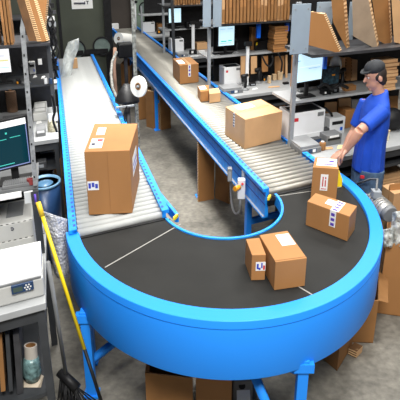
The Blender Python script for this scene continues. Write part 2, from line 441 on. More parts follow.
# blue guide at end of the left conveyor and yellow clips
g0 = Q(148, 179, .93); g1 = Q(176, 214, .90)
a = G(148, 179, .93); c = G(177, 214, .90)
gbl = B(blue_lt).quadpair([a+Vector((-.012, 0, -.09)), a+Vector((.012, 0, -.09)), c+Vector((.012, 0, -.06)), c+Vector((-.012, 0, -.06))],
                          [a+Vector((-.012, 0, .0)), a+Vector((.012, 0, .0)), c+Vector((.012, 0, .0)), c+Vector((-.012, 0, .0))])
obj('guide_bar', gbl, turn)
for (px, py) in ((175, 217), (268.5, 197.5)):
    p = G(px, py, .9); o = obj('corner_clip', B(yellow).par(p+Vector((-.012, -.03, -.01)), (.014, .0, 0), (.02, .055, 0), (0, 0, .022)), turn); o['label'] = 'yellow corner clip'
p = G(342, 181, .90)
o = obj('corner_clip', B(yellow).prism([p+Vector((-.09, -.05, -.03)), p+Vector((-.09, -.05, .06)), p+Vector((-.04, -.05, .10)), p+Vector((-.01, -.05, .03)), p+Vector((-.01, -.05, -.03))], (0, .03, 0)), turn)
o['label'] = 'yellow end block'

# gear motor hanging outside the turn
p = G(366, 194, .78); q = G(380, 205, .74)
p = Vector((1.30, 4.08, .78)); q = Vector((1.36, 3.86, .76))
t = thing('gear_motor', 'grey finned electric motor beside the rim of the belt turn', 'motor', (1.31, 4.02, .68))
mb = B(alu).cyl(p, q, .062, 18)
for k in range(6): mb.ring(p + (q-p)*(.1+.13*k), q-p, .071, .06, .008, 18)
obj('housing', mb, t); obj('fan_cover', B(grey).cyl(q, q+(q-p).normalized()*.035, .066, 18, r2=.055), t)
obj('terminal_box', B(galv).par(p+Vector((-.03, -.12, .05)), (.06, 0, 0), (0, .08, 0), (0, 0, .05)), t)
obj('mounting_arm', B(galv).cyl(p+Vector((0, .0, 0)), Vector((1.14, 4.12, .80)), .03), t)
obj('cable', B(grey).tube([p+Vector((0, -.08, .10)), p+Vector((.03, .02, .15)), p+Vector((.02, .16, .1)), p+Vector((-.05, .3, .0))], .009), t)

# ------------------------------------------------------------------ cartons
def carton(name, label, base, hgt, top=None, m=kraft, group=None, lab=(), seam=None, bev=.003, extra=None):
    """base: four floor corners (Vectors, counter clockwise, first = nearest left)"""
    base = [Vector(p) for p in base]; up = Vector((0, 0, hgt))
    c = sum(base, Vector())/4
    t = thing(name, label, 'box', c, group)
    T = [p+up for p in base]
    obj('box_body', B(m).quadpair(base, T), t, bev=bev)
    if seam is not None:
        i = seam; a = (T[i]+T[(i+1) % 4])/2; d = (T[(i+2) % 4]+T[(i+3) % 4])/2
        w = (T[(i+1) % 4]-T[i]).normalized()*.03
        drop = Vector((0, 0, -min(.06, hgt*.3))); out = (a-d).normalized()*.001
        tb = B(tape).quadpair([a-w, a+w, d+w, d-w], [a-w+Vector((0,0,.001)), a+w+Vector((0,0,.001)), d+w+Vector((0,0,.001)), d-w+Vector((0,0,.001))])
        tb.quadpair([a-w+out, a+w+out, a+w, a-w], [a-w+out+drop, a+w+out+drop, a+w+drop, a-w+drop])
        obj('tape_strip', tb, t)
    return t, base, T
def sticker(t, P0, P1, P3, s0, s1, r0, r1, m=paper, name='shipping_label', marks=(), label=None):
    """rectangle on the face spanned by P0->P1 and P0->P3, fractions s along P1, r along P3"""
    e1, e2 = P1-P0, P3-P0; n = e1.cross(e2).normalized()
    ctr = origin(t) + Vector((0, 0, .1))
    if n.dot(P0 + e1*.5 + e2*.5 - ctr) < 0: n = -n
    b = B(m).par(P0 + e1*s0 + e2*r0, e1*(s1-s0), e2*(r1-r0), n*.0012)
    o = obj(name, b, t)
    if label: o['label'] = label
    if marks:
        k = B()
        for (a0, a1, b0, b1, mt) in marks:
            k.m(mt); S0 = s0+(s1-s0)*a0; S1 = s0+(s1-s0)*a1; R0 = r0+(r1-r0)*b0; R1 = r0+(r1-r0)*b1
            k.par(P0 + e1*S0 + e2*R0 + n*.0012, e1*(S1-S0), e2*(R1-R0), n*.0006)
        obj('print', k, o)
    return o
def base4(pts, z): return [G(x, y, z) for x, y in pts]
ZRO = .912   # top of the rollers

# A big upright carton on the left conveyor
fl, fr = G(89, 215, ZRO), G(132.5, 213, ZRO)
hA = PY(108, 151, (fl.y+fr.y)/2).z - ZRO
bl, br = G(94.5, 123.5, ZRO+hA), G(137.5, 123.5, ZRO+hA)
bl.z = br.z = ZRO
t, b_, T = carton('cardboard_box', 'biggest upright brown carton with a blue printed sticker, on the left conveyor', [fl, fr, br, bl], hA, lab=None)
FL, FR, BR, BL = T
lin = B(kraft3).par(fl + (fr-fl)*.5 + Vector((0, -.0015, .01)), (fr-fl)*.006, (0, 0, hA-.02), (0, .002, 0)); obj('side_crease', lin, t)
sticker(t, fl, fr, FL, .02, .27, .40, .54, marks=((.08, .3, .2, .8, ink_b), (.38, .62, .35, .85, ink_b), (.68, .92, .2, .7, ink_b)), label='white sticker with blue print')
sticker(t, FL, FR, BL, .08, .36, .10, .42, marks=((.5, .95, .68, .9, ink_r), (.08, .9, .1, .16, ink), (.1, .4, .25, .5, ink)))
sticker(t, FL, FR, BL, .14, .34, .55, .82)
sticker(t, fr, br, FR, .25, .7, .45, .75, marks=((.1, .9, .2, .3, ink_p), (.1, .9, .5, .6, ink_p)))
# C carton on the right conveyor
n0, lf, rt = G(244.3, 149.3, ZRO), G(225, 134.5, ZRO), G(281, 139.5, ZRO)
hC = PY(244.5, 119.5, n0.y).z - ZRO
bk = lf + rt - n0; tb_ = G(261, 98.3, ZRO+hC); bk = Vector(((bk.x+tb_.x)/2, (bk.y+tb_.y)/2, ZRO))
t, b_, T = carton('cardboard_box', 'large pale carton with a printed tape band, on the diagonal roller conveyor', [n0, rt, bk, lf], hC, m=kraft2)
N, R_, K_, L_ = T
ct = B(tape); ct.quadpair([N+(L_-N)*.45, N+(L_-N)*.60, R_+(K_-R_)*.60, R_+(K_-R_)*.45], [N+(L_-N)*.45+Vector((0,0,.001)), N+(L_-N)*.60+Vector((0,0,.001)), R_+(K_-R_)*.60+Vector((0,0,.001)), R_+(K_-R_)*.45+Vector((0,0,.001))]); obj('tape_strip', ct, t)
sticker(t, N, R_, L_, .18, .62, .62, .92, marks=((.05, .95, .25, .4, ink), (.3, .8, .6, .8, ink)), label='printed tape band')
sticker(t, lf, n0, L_, .42, .50, .50, .98, marks=tuple((.1, .9, k*.2+.03, k*.2+.13, ink) for k in range(5)), label='white strip with dark marks')
# B small carton far along the conveyor
n0, lf, rt = G(180, 84.3, ZRO), G(173, 76, ZRO), G(198.7, 82.2, ZRO)
hB = PY(178, 65.5, n0.y).z - ZRO
bk = lf + rt - n0
t, b_, T = carton('cardboard_box', 'brown carton with purple printed tape, furthest along the diagonal conveyor', [n0, rt, bk, lf], hB)
N, R_, K_, L_ = T
sticker(t, N, R_, L_, .45, .6, 0, 1, m=tape, name='tape_strip')
sticker(t, n0, rt, N, .44, .58, .35, 1, marks=((.2, .8, .1, .3, ink_p), (.2, .8, .45, .6, ink_p), (.3, .7, .7, .9, ink_p)), label='white and purple tape end')
sticker(t, N, R_, L_, .05, .38, .2, .7)
# two small ones
for (pts, ytop, lab_) in (((( 200.5, 102), (208.5, 101), (209, 95), (197.5, 96)), 91.5, 'small brown carton with white sticker, left of the small pair on the rollers'),
                    (((209.5, 103.2), (220.5, 101.6), (218.5, 96.8), (208.6, 98)), 93.8, 'smallest pale carton, right of the small pair on the rollers')):
    bs = base4(pts, ZRO); hh = PY(pts[0][0], ytop, bs[0].y).z - ZRO
    t, b_, T = carton('cardboard_box', lab_, bs, hh, m=kraft2 if pts[0][0] > 205 else kraft)
    if pts[0][0] < 205: sticker(t, T[0], T[1], T[3], .1, .9, .3, .9)
ZBT = ZB + .0016
# D upright on the belt
fl, fr = G(310.5, 199, ZBT), G(336, 201, ZBT)
hD = PY(324, 168, (fl.y+fr.y)/2).z - ZBT
bl, br = G(315, 157, ZBT+hD), G(335.8, 158.5, ZBT+hD); bl.z = br.z = ZBT
t, b_, T = carton('cardboard_box', 'upright carton with red marked label, standing at the far side of the black belt', [fl, fr, br, bl], hD)
FL, FR, BR, BL = T
sticker(t, fl, fr, FL, .33, .62, .30, .80, marks=((.25, .4, .25, .85, ink_r), (.6, .75, .25, .65, ink_r), (.6, .75, .72, .85, ink_r), (.15, .85, .08, .13, ink_r)), label='white label with red print')
sticker(t, FL, FR, BL, .12, .9, .2, .9, marks=((.1, .9, .12, .25, ink_p), (.6, .85, .5, .75, ink_p)))
# E low carton on the belt
nr, ln = G(347, 241.5, ZBT), G(305.5, 225, ZBT)
rr = G(354.5, 230, ZBT)
hE = PY(347, 216.5, nr.y).z - ZBT
bl_ = ln + rr - nr
tt = G(315, 194, ZBT+hE); bl_ = Vector(((tt.x+bl_.x)/2, (tt.y+bl_.y)/2, ZBT))
t, b_, T = carton('cardboard_box', 'low wide carton with purple lettered tape, beside the outer rim of the belt turn', [ln, nr, rr, bl_], hE)
L_, N, R_, K_ = T
sticker(t, L_, N, K_, .56, .74, 0, 1, name='printed_tape', marks=tuple((.2, .8, k*.25+.04, k*.25+.17, ink_p) for k in range(4)), label='white tape with purple lettering')
sticker(t, ln, nr, L_, .56, .70, .35, 1, name='printed_tape', marks=tuple((.2, .8, k*.3+.06, k*.3+.24, ink_p) for k in range(3)), label='white tape end with purple lettering')
sticker(t, L_, N, K_, .36, .56, .35, .85)
# F and G front pair
n0, rt_, lb = G(251, 280.5, ZBT), G(264.8, 280, ZBT), G(246.3, 264, ZBT)
hF = PY(251, 255, n0.y).z - ZBT
bk = lb + rt_ - n0
tt = G(259.5, 237.5, ZBT+hF); bk = Vector((tt.x, tt.y, ZBT)); tl = G(245.8, 239, ZBT+hF); lb = Vector((tl.x, tl.y, ZBT))
t, b_, T = carton('cardboard_box', 'narrow carton with blue and white sticker, left of the front pair on the belt', [n0, rt_, bk, lb], hF)
N, R_, K_, L_ = T
sticker(t, n0, rt_, N, .30, 1.0, .38, .72, marks=((.1, .3, .2, .8, ink_b), (.3, .5, .1, .35, ink_b), (.55, .7, .3, .9, ink_b), (.75, .95, .1, .6, ink_r)), label='white sticker with blue print')
n0, rt_, lb = G(274, 290.5, ZBT), G(304.8, 286, ZBT), G(262, 262, ZBT)
hG = PY(274.3, 262, n0.y).z - ZBT
tl, tk = G(259.5, 235, ZBT+hG), G(287.5, 230.5, ZBT+hG)
t, b_, T = carton('cardboard_box', 'taller carton with white label on top, right of the front pair on the belt', [n0, rt_, Vector((tk.x, tk.y, ZBT)), Vector((tl.x, tl.y, ZBT))], hG)
N, R_, K_, L_ = T
sticker(t, N, R_, L_, .5, .95, .50, .92, marks=((.1, .9, .15, .2, ink), (.1, .6, .35, .4, ink)))
st = B(kraft3).par(N + (R_-N)*.02 + Vector((0, 0, .0003)) + (L_-N)*.03, (R_-N)*.96, (L_-N)*.02, (0, 0, .001)); obj('flap_crease', st, t)
#@@MORE@@
# ------------------------------------------------------------------ packing benches
SH, UP = 1.30, 1.72
def bench(label, u0, u1, vf, depth, shelf=True, upper=True, post_z=2.13, frame=galv, sv=.58, dividers=(), lower=(.72, .35), posts_at=None, sdepth=.45, su=None, backs=None, up0=None, shm=None, btop=1.72):
    t = thing('packing_bench', label, 'workbench', W(u0, vf, 0))
    obj('worktop', B(top_m).box(u0, u1, vf, vf+depth, .86, .90), t, bev=.004)
    for (a, c) in ((u0+.01, vf+.02), (u1-.05, vf+.02), (u0+.01, vf+depth-.06), (u1-.05, vf+depth-.06)):
        obj('leg', B(darkf).box(a, a+.04, c, c+.04, 0, .86), t)
    obj('apron', B(darkf).box(u0+.05, u1-.05, vf+.025, vf+.045, .79, .86), t)
    for z in lower: obj('lower_shelf', B(darkf).box(u0+.05, u1-.05, vf+.03, vf+depth-.06, z-.025, z), t)
    vs_ = vf+sv; a0, a1 = su if su else (u0, u1)
    if shelf:
        obj('shelf', B(shm or top_m).box(a0, a1, vs_, vs_+sdepth, SH-.022, SH), t)
        pp = posts_at or (a0, a1-.04)
        for a in pp:
            obj('post', B(frame).box(a, a+.04, vs_-.045, vs_-.002, .90 if u0-.01 < a < u1 else 0, post_z), t)
    if upper:
        obj('shelf', B(steel_d).box(up0 or a0, a1, vs_-.18, vs_+sdepth, UP-.025, UP), t)
        for a in dividers:
            obj('divider_panel', B(greyp).box(a, a+.012, vs_-.18, vs_+sdepth, UP, 2.14), t)
    if backs: obj('added_dark_sheet', B(black).box(backs[0], backs[1], vf+depth-.02, vf+depth, .30, btop), t)  # black sheet added to keep the view behind the bench dark
    return t
bench('packing bench behind the man, with a lit monitor on its shelf', 2.13, 3.75, 3.66, .98, sv=.5, su=(2.03, 3.75), backs=(2.32, 3.75), up0=2.15, btop=2.13)
bench('packing bench with a white pole and wooden blocks, second along the diagonal conveyor', 2.13, 3.5, 6.22, .98, sv=.60, su=(1.95, 3.5), backs=(2.15, 3.5))
bench('packing bench third along the diagonal conveyor, with orange cartons on it', 2.12, 3.3, 9.36, .98, sv=.70, su=(1.95, 3.3), backs=(2.15, 3.3))
bench('packing bench furthest along the diagonal conveyor, with a white printer', 2.12, 3.3, 12.5, .98, upper=False, su=(2.0, 3.3), post_z=1.5, backs=(2.15, 3.3))
bench('dark framed bench in the near left corner, with printers on it', -1.45, -.165, 2.60, .98, upper=False, frame=darkf, sv=.585, sdepth=.40, su=(-1.4, -.17), lower=(.35,), post_z=1.28, backs=(-1.4, -.25), shm=grey, btop=1.25)
bench('dark bench left of the left conveyor, with a white desk printer', -1.55, -.05, 5.47, 1.35, sv=.62, sdepth=.6, lower=(.62, .3), post_z=1.80, shm=darkf, frame=darkf, backs=(-1.5, -.1))
bench('dark bench further back on the left, full of black equipment', -1.5, -.08, 8.3, 1.0, lower=(.6, .3), post_z=1.8, shm=darkf, frame=darkf, backs=(-1.5, -.1))

# the grey sheet panels at the ends of the upper shelves
def panel(x0, x1, y1, y0, v, label):
    q = hang(x0, x1, y1, y0, v, .012)
    t = thing('side_panel', label, 'panel', W(q[0], v, q[4]), None)
    obj('sheet', B(greyp).bx(q), t, bev=.002)
    for px in (.15, .85):
        u = q[0]+(q[1]-q[0])*px
        for z in (q[4]+.04, q[5]-.04): obj('bolt', B(galv).cyl(W(u, v-.004, z), W(u, v, z), .008, 8), t)
panel(290, 308, 54, 4, 3.93, 'tall grey metal panel above the pale lit monitor')
panel(203, 211, 27, -8, 6.52, 'grey metal panel on the left of the twin panels beside the second monitor')
panel(213, 221.5, 27, -8, 6.60, 'grey metal panel on the right of the twin panels beside the second monitor')
panel(316, 332, 25, 2, 4.42, 'small grey metal panel showing above the leaning sheet board')
panel(347, 352.5, 40, 2, 4.45, 'narrow dark grey panel between the leaning boards')

def post(name, label, px0, y0, px1, y1, v, w, m=galv, tip=False, cat='post', zfloor=None):
    u0, z0 = V(px0, y0, v); u1, z1 = V(px1, y1, v)
    if zfloor is not None: z1 = zfloor
    t = thing(name, label, cat, W(u1, v, z1))
    lo, hi = min(z0, z1), max(z0, z1); ut, ub = (u0, u1)
    b = B(m)
    poly = [W(ub-w/2, v, lo), W(ub+w/2, v, lo), W(ut+w/2, v, hi), W(ut-w/2, v, hi)]
    if tip: poly = poly[:3] + [W(ut, v, hi+.045)] + poly[3:]
    b.prism(poly, W(0, .02 if w < .04 else .035)); obj('upright', b, t)
    if w > .04: return t
    hb = B(black); n = 9
    for k in range(n):
        f_ = (k+.5)/n; u = ub+(ut-ub)*f_; z = lo+(hi-lo)*f_
        hb.par(W(u-.006, v-.001, z), W(.008, 0), W(0, .002), Vector((0, 0, .012)))
    obj('slots', hb, t)['kind'] = 'stuff'
    return t
post('steel_upright', 'grey pointed steel upright in front of the left shelving', 22.3, 28, 35.5, 186, 3.17, .024, tip=True, m=mat('scuffed_grey', (.24, .25, .26), .5, var=.3, scale=40))
post('steel_upright', 'speckled grey upright rising behind the white roll, left of the diagonal conveyor', 132.5, -4, 137, 118, 6.3, .041, m=mat('speckled_post', (.18, .19, .18), .5, var=.8, scale=30), zfloor=0)
post('steel_upright', 'thin dark upright at the left end of the third bench', 172, -5, 174.5, 60, 9.3, .05, m=darkf)

# ------------------------------------------------------------------ equipment kinds
def monitor(label, x0, x1, yb, yt, v, base_z, face, marks=(), bezel=.012, tilt=0., skewz=0.):
    q = hang(x0, x1, yb, yt, v, .03)
    t = thing('monitor', label, 'monitor', W((q[0]+q[1])/2, v+.05, base_z))
    u0, u1, _, _, z0, z1 = q
    sk = Vector((0, 0, skewz))
    obj('housing', B(black).par(W(u0-bezel, v, z0-bezel), W(u1-u0+2*bezel, 0)+sk, W(0, .035), Vector((0, 0, z1-z0+2*bezel))), t, bev=.003)
    b = B(face).par(W(u0, v-.0015, z0), W(u1-u0, 0)+sk, W(0, .0012), Vector((0, 0, z1-z0))); s = obj('screen', b, t)
    if marks:
        k = B()
        for (a0, a1, b0, b1, mt) in marks:
            k.m(mt); k.par(W(u0+(u1-u0)*a0, v-.003, z0+(z1-z0)*b0)+sk*a0, W((u1-u0)*(a1-a0), 0)+sk*(a1-a0), W(0, .001), Vector((0, 0, (z1-z0)*(b1-b0))))
        obj('display_image', k, s)
    um = (u0+u1)/2
    obj('stand_neck', B(black).box(um-.02, um+.02, v+.035, v+.06, base_z+.01, z0+.1), t)
    obj('stand_base', B(black).box(um-.09, um+.09, v-.01, v+.13, base_z, base_z+.012), t, bev=.004)
    return t
lines = lambda m, rows: tuple((.12+.1*(i % 2), .5+.13*(i % 3), y, y+.025, m) for i, y in enumerate(rows))
monitor('large monitor with a pale lit screen, left of the man in the cap', 296.5, 321, 81.5, 53.5, 4.22, SH, scr_w, marks=((.45, .92, .44, .455, scr_b), (.05, .9, .52, .53, scr_h), (.0, .12, .75, .77, scr_b)), skewz=.012)
monitor('monitor with a pale lit form on screen, above the white printer of the second bench', 218.5, 234, 45.5, 26.5, 6.90, SH, scr_w, marks=((.1, .42, .86, .88, scr_b), (.55, .9, .86, .88, scr_b), (.15, .5, .2, .26, scr_t), (.6, .85, .22, .28, scr_t), (.1, .8, .12, .14, scr_b)))
monitor('monitor with a pale lit screen on the third bench, under cardboard', 169, 181, 22.5, 8.5, 10.1, SH, scr_w)
monitor('near monitor with a dark teal screen and white header, on the left bench shelf', -4, 31, 168, 122, 3.26, SH, scr_d, skewz=.018,
        marks=((.0, 1, .87, 1.0, scr_h), (.38, .43, .73, .77, scr_t), (.04, .40, .62, .632, scr_t), (.50, .80, .635, .647, scr_t), (.05, .55, .07, .085, scr_t), (.0, 1, 0.0, .02, scr_b), (.975, 1, 0, .87, scr_b)))
monitor('monitor with a white and yellow lit screen, upper left', -6, 11.5, 72.5, 49, 6.30, SH, scr_h, marks=((0, .9, .48, .54, scr_y), (0, .95, .2, .22, scr_t), (.05, .7, .7, .72, scr_b)))
monitor('small black monitor turned dark, on the right of the first shelf', 322.5, 338, 84, 68, 4.35, SH, mat('dark_screen', (.02, .05, .07), .2, var=.8, scale=30), marks=((.55, .75, .5, .6, mat('orange_dot', (.8, .3, .02), .5)),))

def laser_printer(label, x0, x1, yb, yt, Z, dv=.30, m=white, logo=None, tray=True):
    u0, u1, v0, v1, z0, z1 = on(x0, x1, yb, yt, Z, dv)
    t = thing('printer', label, 'printer', W(u0, v0, Z)); h = z1-z0
    obj('printer_body', B(m).bx((u0, u1, v0, v1, z0, z1)), t, bev=.008)
    if tray:
        obj('paper_tray', B(m).box(u0+.01, u1-.01, v0-.006, v0, z0+h*.06, z0+h*.26), t, bev=.002)
        obj('output_slot', B(black).box(u0+.04, u1-.04, v0+.02, v1-.06, z1-.001, z1+.004), t)
        obj('control_panel', B(grey).box(u1-.09, u1-.02, v0-.003, v0, z0+h*.80, z0+h*.93), t)
    if logo:
        lb = B(logo); lb.box(u0+(u1-u0)*.10, u0+(u1-u0)*.22, v0-.0015, v0, z0+h*.72, z0+h*.84); obj('badge', lb, t)
    return t, (u0, u1, v0, v1, z0, z1)
t, q = laser_printer('big white printer with a red badge, on the bench left of the man', 289.5, 323, 141, 112, .90, .30, logo=ink_r)
t, q = laser_printer('white boxy printer on the second bench under the monitor', 224, 241.5, 85, 67, .90, .26, logo=ink_r)
t, q = laser_printer('white boxy printer on the third bench', 171.5, 184, 52.5, 39, .90, .3, logo=ink_r)
t, q = laser_printer('small white printer on the furthest bench', 143, 155, 32.5, 22, .90, .3)
t, q = laser_printer('tiny white printer at the far end of the diagonal conveyor', 127, 134, 20, 12, .92, .3, tray=False)
obj('stand', B(grey).box(q[0], q[1], q[2], q[3], 0, .919), t)
# desk printer on the left bench two
t, q = laser_printer('cream flat desk printer with a paper sheet, on the bench left of the left conveyor', 33.5, 47.5, 121, 113, .90, .55, m=cream, tray=False)
obj('top_sheet', B(paper).box(q[0]+.02, q[1]-.02, q[2]+.1, q[3]-.1, q[5], q[5]+.002), t)
obj('slot_line', B(grey).box(q[0]+.01, q[1]-.01, q[2]+.22, q[2]+.24, q[5]+.0005, q[5]+.003), t)

# near left: big cream printer and label printer
u0, u1, v0, v1, z0, z1 = on(-6, 37, 252, 222, .905, .36)
t = thing('printer', 'big cream laser printer behind the label printer, near left', 'printer', W(u0, v0, z0)); z0 = .905
obj('printer_body', B(cream).box(u0, u1, v0, v1, z0, z1), t, bev=.012)
obj('paper_tray', B(cream).box(u0+.01, u1-.008, v0-.012, v0, z0+.01, z0+(z1-z0)*.42), t, bev=.004)
lb = B(black)
for k in range(11): lb.box(u0+.02+k*.032, u0+.035+k*.032, v0-.0015, v0, z0+(z1-z0)*.97, z0+(z1-z0)*.985); lb.box(u0+.02+k*.032, u0+.035+k*.032, v0-.0135, v0-.012, z0+(z1-z0)*.44, z0+(z1-z0)*.46)
obj('vent_dashes', lb, t)
um, zm = V(12, 229, v0-.001); rb = B(ink).ring(W(um, v0-.001, zm), W(0, -.01), .011, .007, .001, 18); rb.par(W(um-.002, v0-.0022, zm-.009), W(.004, 0), W(0, .001), Vector((0, 0, .018))); obj('badge', rb, t)
obj('top_recess', B(grey).box(u0+.08, u1-.06, v0+.08, v1-.06, z1-.001, z1+.003), t)
obj('side_vent', B(black).box(u1-.0005, u1+.0015, v0+.08, v0+.24, z0+.05, z1-.06), t)

u0, u1, v0, v1, z0, z1 = on(-8, 46, 302, 283, .905, .22)
z0 = .902
t = thing('label_printer', 'white label printer with a dark display, at the front of the near left bench', 'label printer', W(u0, v0, z0))
obj('base', B(cream).box(u0, u1, v0, v1+.02, z0, z1), t, bev=.01)
lid = B(white); prof = []
for k in range(9):
    a = math.pi*k/8*.55; prof.append((v0+.015+.17*(1-math.cos(a))*1.1, z1+.004+.085*math.sin(a)))
poly = [W(u0+.0, v0+.012, z1+.001)] + [W(u0, a, c) for a, c in prof] + [W(u0, v1+.015, z1+.001)]
lid.prism(poly, W(u1-u0-.006, 0)); obj('lid', lid, t, bev=.006)
obj('hinge_strip', B(grey).box(u0, u1-.01, v0+.001, v0+.012, z1-.004, z1+.006), t)
# display panel
q0 = V(12, 295, v0-.012); q1 = V(33, 281, v0-.012)
dp = B(binblue).box(q0[0], q1[0], v0-.014, v0-.001, q0[1], q1[1]); d_ = obj('display_panel', dp, t, bev=.003)
obj('lcd', B(lcd).box(q0[0]+.008, q0[0]+(q1[0]-q0[0])*.5, v0-.0155, v0-.014, q0[1]+.01, q1[1]-.012), d_)
cw = W(q0[0]+(q1[0]-q0[0])*.74, v0-.0145, (q0[1]+q1[1])/2)
kb = B(paper)
for k in range(6):
    a = k*math.pi/3; kb.cyl(cw + W(.014*math.cos(a), 0, 0) + Vector((0, 0, .014*math.sin(a))), cw + W(.014*math.cos(a), -.002, 0) + Vector((0, 0, .014*math.sin(a))), .004, 8)
kb.cyl(cw, cw+W(0, -.002), .005, 10); obj('button_pad', kb, d_)

def scale_(label, x0, x1, yb, yt, Z, dv=.28):
    u0, u1, v0, v1, z0, z1 = on(x0, x1, yb, yt, Z, dv)
    t = thing('bench_scale', label, 'scale', W(u0, v0, Z))
    obj('base', B(grey).box(u0, u1, v0, v1, Z, Z+(z1-Z)*.7), t, bev=.004)
    obj('weighing_plate', B(mat('scale_plate', (.42, .43, .44), .35, metal=.5)).box(u0+.005, u1-.005, v0+.03, v1, Z+(z1-Z)*.72, z1), t, bev=.003)
    obj('display', B(scr_b if 0 else binblue).box(u0+(u1-u0)*.35, u0+(u1-u0)*.75, v0-.003, v0, Z+.01, Z+(z1-Z)*.65), t)
    obj('readout', B(paper).box(u0+(u1-u0)*.55, u0+(u1-u0)*.7, v0-.005, v0-.003, Z+.014, Z+(z1-Z)*.6), t)
scale_('grey weighing scale beside the rail, in front of the big white printer', 301.5, 321, 154, 146.5, .90, .33)
scale_('grey weighing scale on the second bench in front of the white printer', 224, 243, 94, 88.5, .90, .3)
scale_('grey weighing scale on the third bench in front of the white printer', 178, 188, 57, 53.5, .90, .25)

def keyboard(label, x0, x1, y, Z, dv=.10, m=black):
    u0, u1, v0, v1, z0, z1 = on(x0, x1, y, y-1, Z, dv)
    t = thing('keyboard', label, 'keyboard', W(u0, v0, Z))
    obj('case', B(m).box(u0, u1, v0, v1, Z, Z+.02), t, bev=.003)
    k = B(grey); n = 12
    for r in range(4):
        for i in range(n):
            a = u0+.01+(u1-u0-.02)*i/n; k.box(a, a+(u1-u0-.02)/n*.75, v0+.01+r*.021, v0+.026+r*.021, Z+.02, Z+.025)
    obj('keys', k, t)
keyboard('black keyboard in front of the pale lit monitor', 300, 322, 91.5, SH, m=grey)
keyboard('black keyboard on the second shelf below the monitor', 214, 233, 54, SH)
keyboard('black keyboard on the third shelf', 170, 186, 28, SH)
keyboard('dark keyboard on the upper left bench top', 2, 28, 119, .90, .1, m=grey)
keyboard('dark keyboard on the tray shelf below the near left monitor', 2, 33, 188, SH, .09, m=grey)

def label_box(name, label, cat, x0, x1, yb, yt, Z, dv, m, parts=(), bev=.004, group=None):
    """a generic piece of equipment: body with a front panel and details"""
    u0, u1, v0, v1, z0, z1 = on(x0, x1, yb, yt, Z, dv)
    t = thing(name, label, cat, W(u0, v0, Z), group)
    obj('body', B(m).box(u0, u1, v0, v1, Z, z1), t, bev=bev)
    for (nm, mt, a0, a1, b0, b1, th) in parts:
        obj(nm, B(mt).box(u0+(u1-u0)*a0, u0+(u1-u0)*a1, v0-th, v0, Z+(z1-Z)*b0, Z+(z1-Z)*b1), t)
    return t, (u0, u1, v0, v1, Z, z1)
dsp = (('feed_slot', black, .15, .85, .6, .8, .003), ('button', bright_blue, .7, .85, .2, .4, .004))
label_box('label_printer', 'dark label printer on the second shelf behind the white pole', 'label printer', 239.5, 249, 49, 36, SH, .2, black, dsp)
label_box('label_printer', 'dark label printer on the third shelf beside the monitor', 'label printer', 182.5, 188, 26.5, 15, SH, .2, black, dsp)
label_box('tape_dispenser', 'black tape machine on the second bench right of the white pole', 'tape dispenser', 250, 262, 82, 71, .90, .2, black, (('roller_slot', lime, .1, .35, .9, 1.0, .01),))
label_box('label_printer', 'white label printer with grey lid on the bench beside the man', 'label printer', 329, 344, 134, 118, .90, .2, white, dsp)
label_box('label_printer', 'grey label printer at the man\'s hand', 'label printer', 326, 341, 145, 135, .90, .15, grey, (('feed_slot', black, .1, .9, .5, .7, .003), ('cover', white, .2, .8, .75, .95, .003)))
label_box('label_printer', 'small grey label printer at the bench corner left of the left conveyor', 'label printer', 36.5, 46, 136.5, 130, .90, .2, grey, (('cover', white, .1, .9, .55, .9, .003),))
label_box('label_printer', 'pale label printer on the shelf between the monitors, upper left', 'label printer', 29.5, 36, 74, 62, SH, .2, cream, dsp)
label_box('network_box', 'black box with papers on the upper left shelf', 'box', 38, 48, 72, 57, SH, .3, black, (('notice', paper, .1, .5, .5, .9, .002),))
label_box('network_box', 'black box on the far left shelf', 'box', 34, 46, 53, 46, SH, .3, black, (('notice', paper, .2, .6, .3, .7, .002),))
label_box('orange_carton', 'orange carton on the third bench right of the white pole', 'box', 197, 208, 49.5, 43, .90, .3, kraft2)
label_box('orange_carton', 'tall orange carton at the back of the third bench', 'box', 199, 207, 44, 32, .90, .1, kraft2)
label_box('brown_carton', 'brown carton between the printer and white pole of the third bench', 'box', 185, 191, 48, 38, .90, .1, kraft3)
label_box('brown_carton', 'brown carton on the furthest bench beside its printer', 'box', 158, 163, 32, 24, .90, .3, kraft3)
label_box('storage_tin', 'cream round edged container on the bench top to the right of the man', 'container', 382, 389, 141, 131, .90, .1, mat('cream_card', (.78, .70, .50), .7), (('lid', wood, 0, 1, .85, 1, .004),))

# white poles (label rolls feeders)
def pole(label, x, yb, yt, Z, w=.035, v=None):
    v = v or Q(x, yb, Z)[1]; u, _ = V(x, yb, v); z1 = V(x, yt, v)[1]
    t = thing('white_pole', label, 'pole', W(u, v, Z))
    obj('tube', B(white).box(u-w/2, u+w/2, v, v+.03, Z+.01, z1), t, bev=.003)
    obj('foot', B(grey).box(u-.05, u+.05, v-.03, v+.08, Z, Z+.01), t)
    obj('head', B(black).box(u-w*1.1, u+w*1.2, v-.03, v+.05, z1, z1+.05), t)
pole('white square pole with black head, on the second bench', 247, 84, 46, .90, .045, 6.69)
pole('white square pole on the third bench', 193.3, 50, 24, .90, .06, 9.93)
pole('white strip pole beside the diagonal conveyor near its far end', 136, 30, 3, .93, .05)

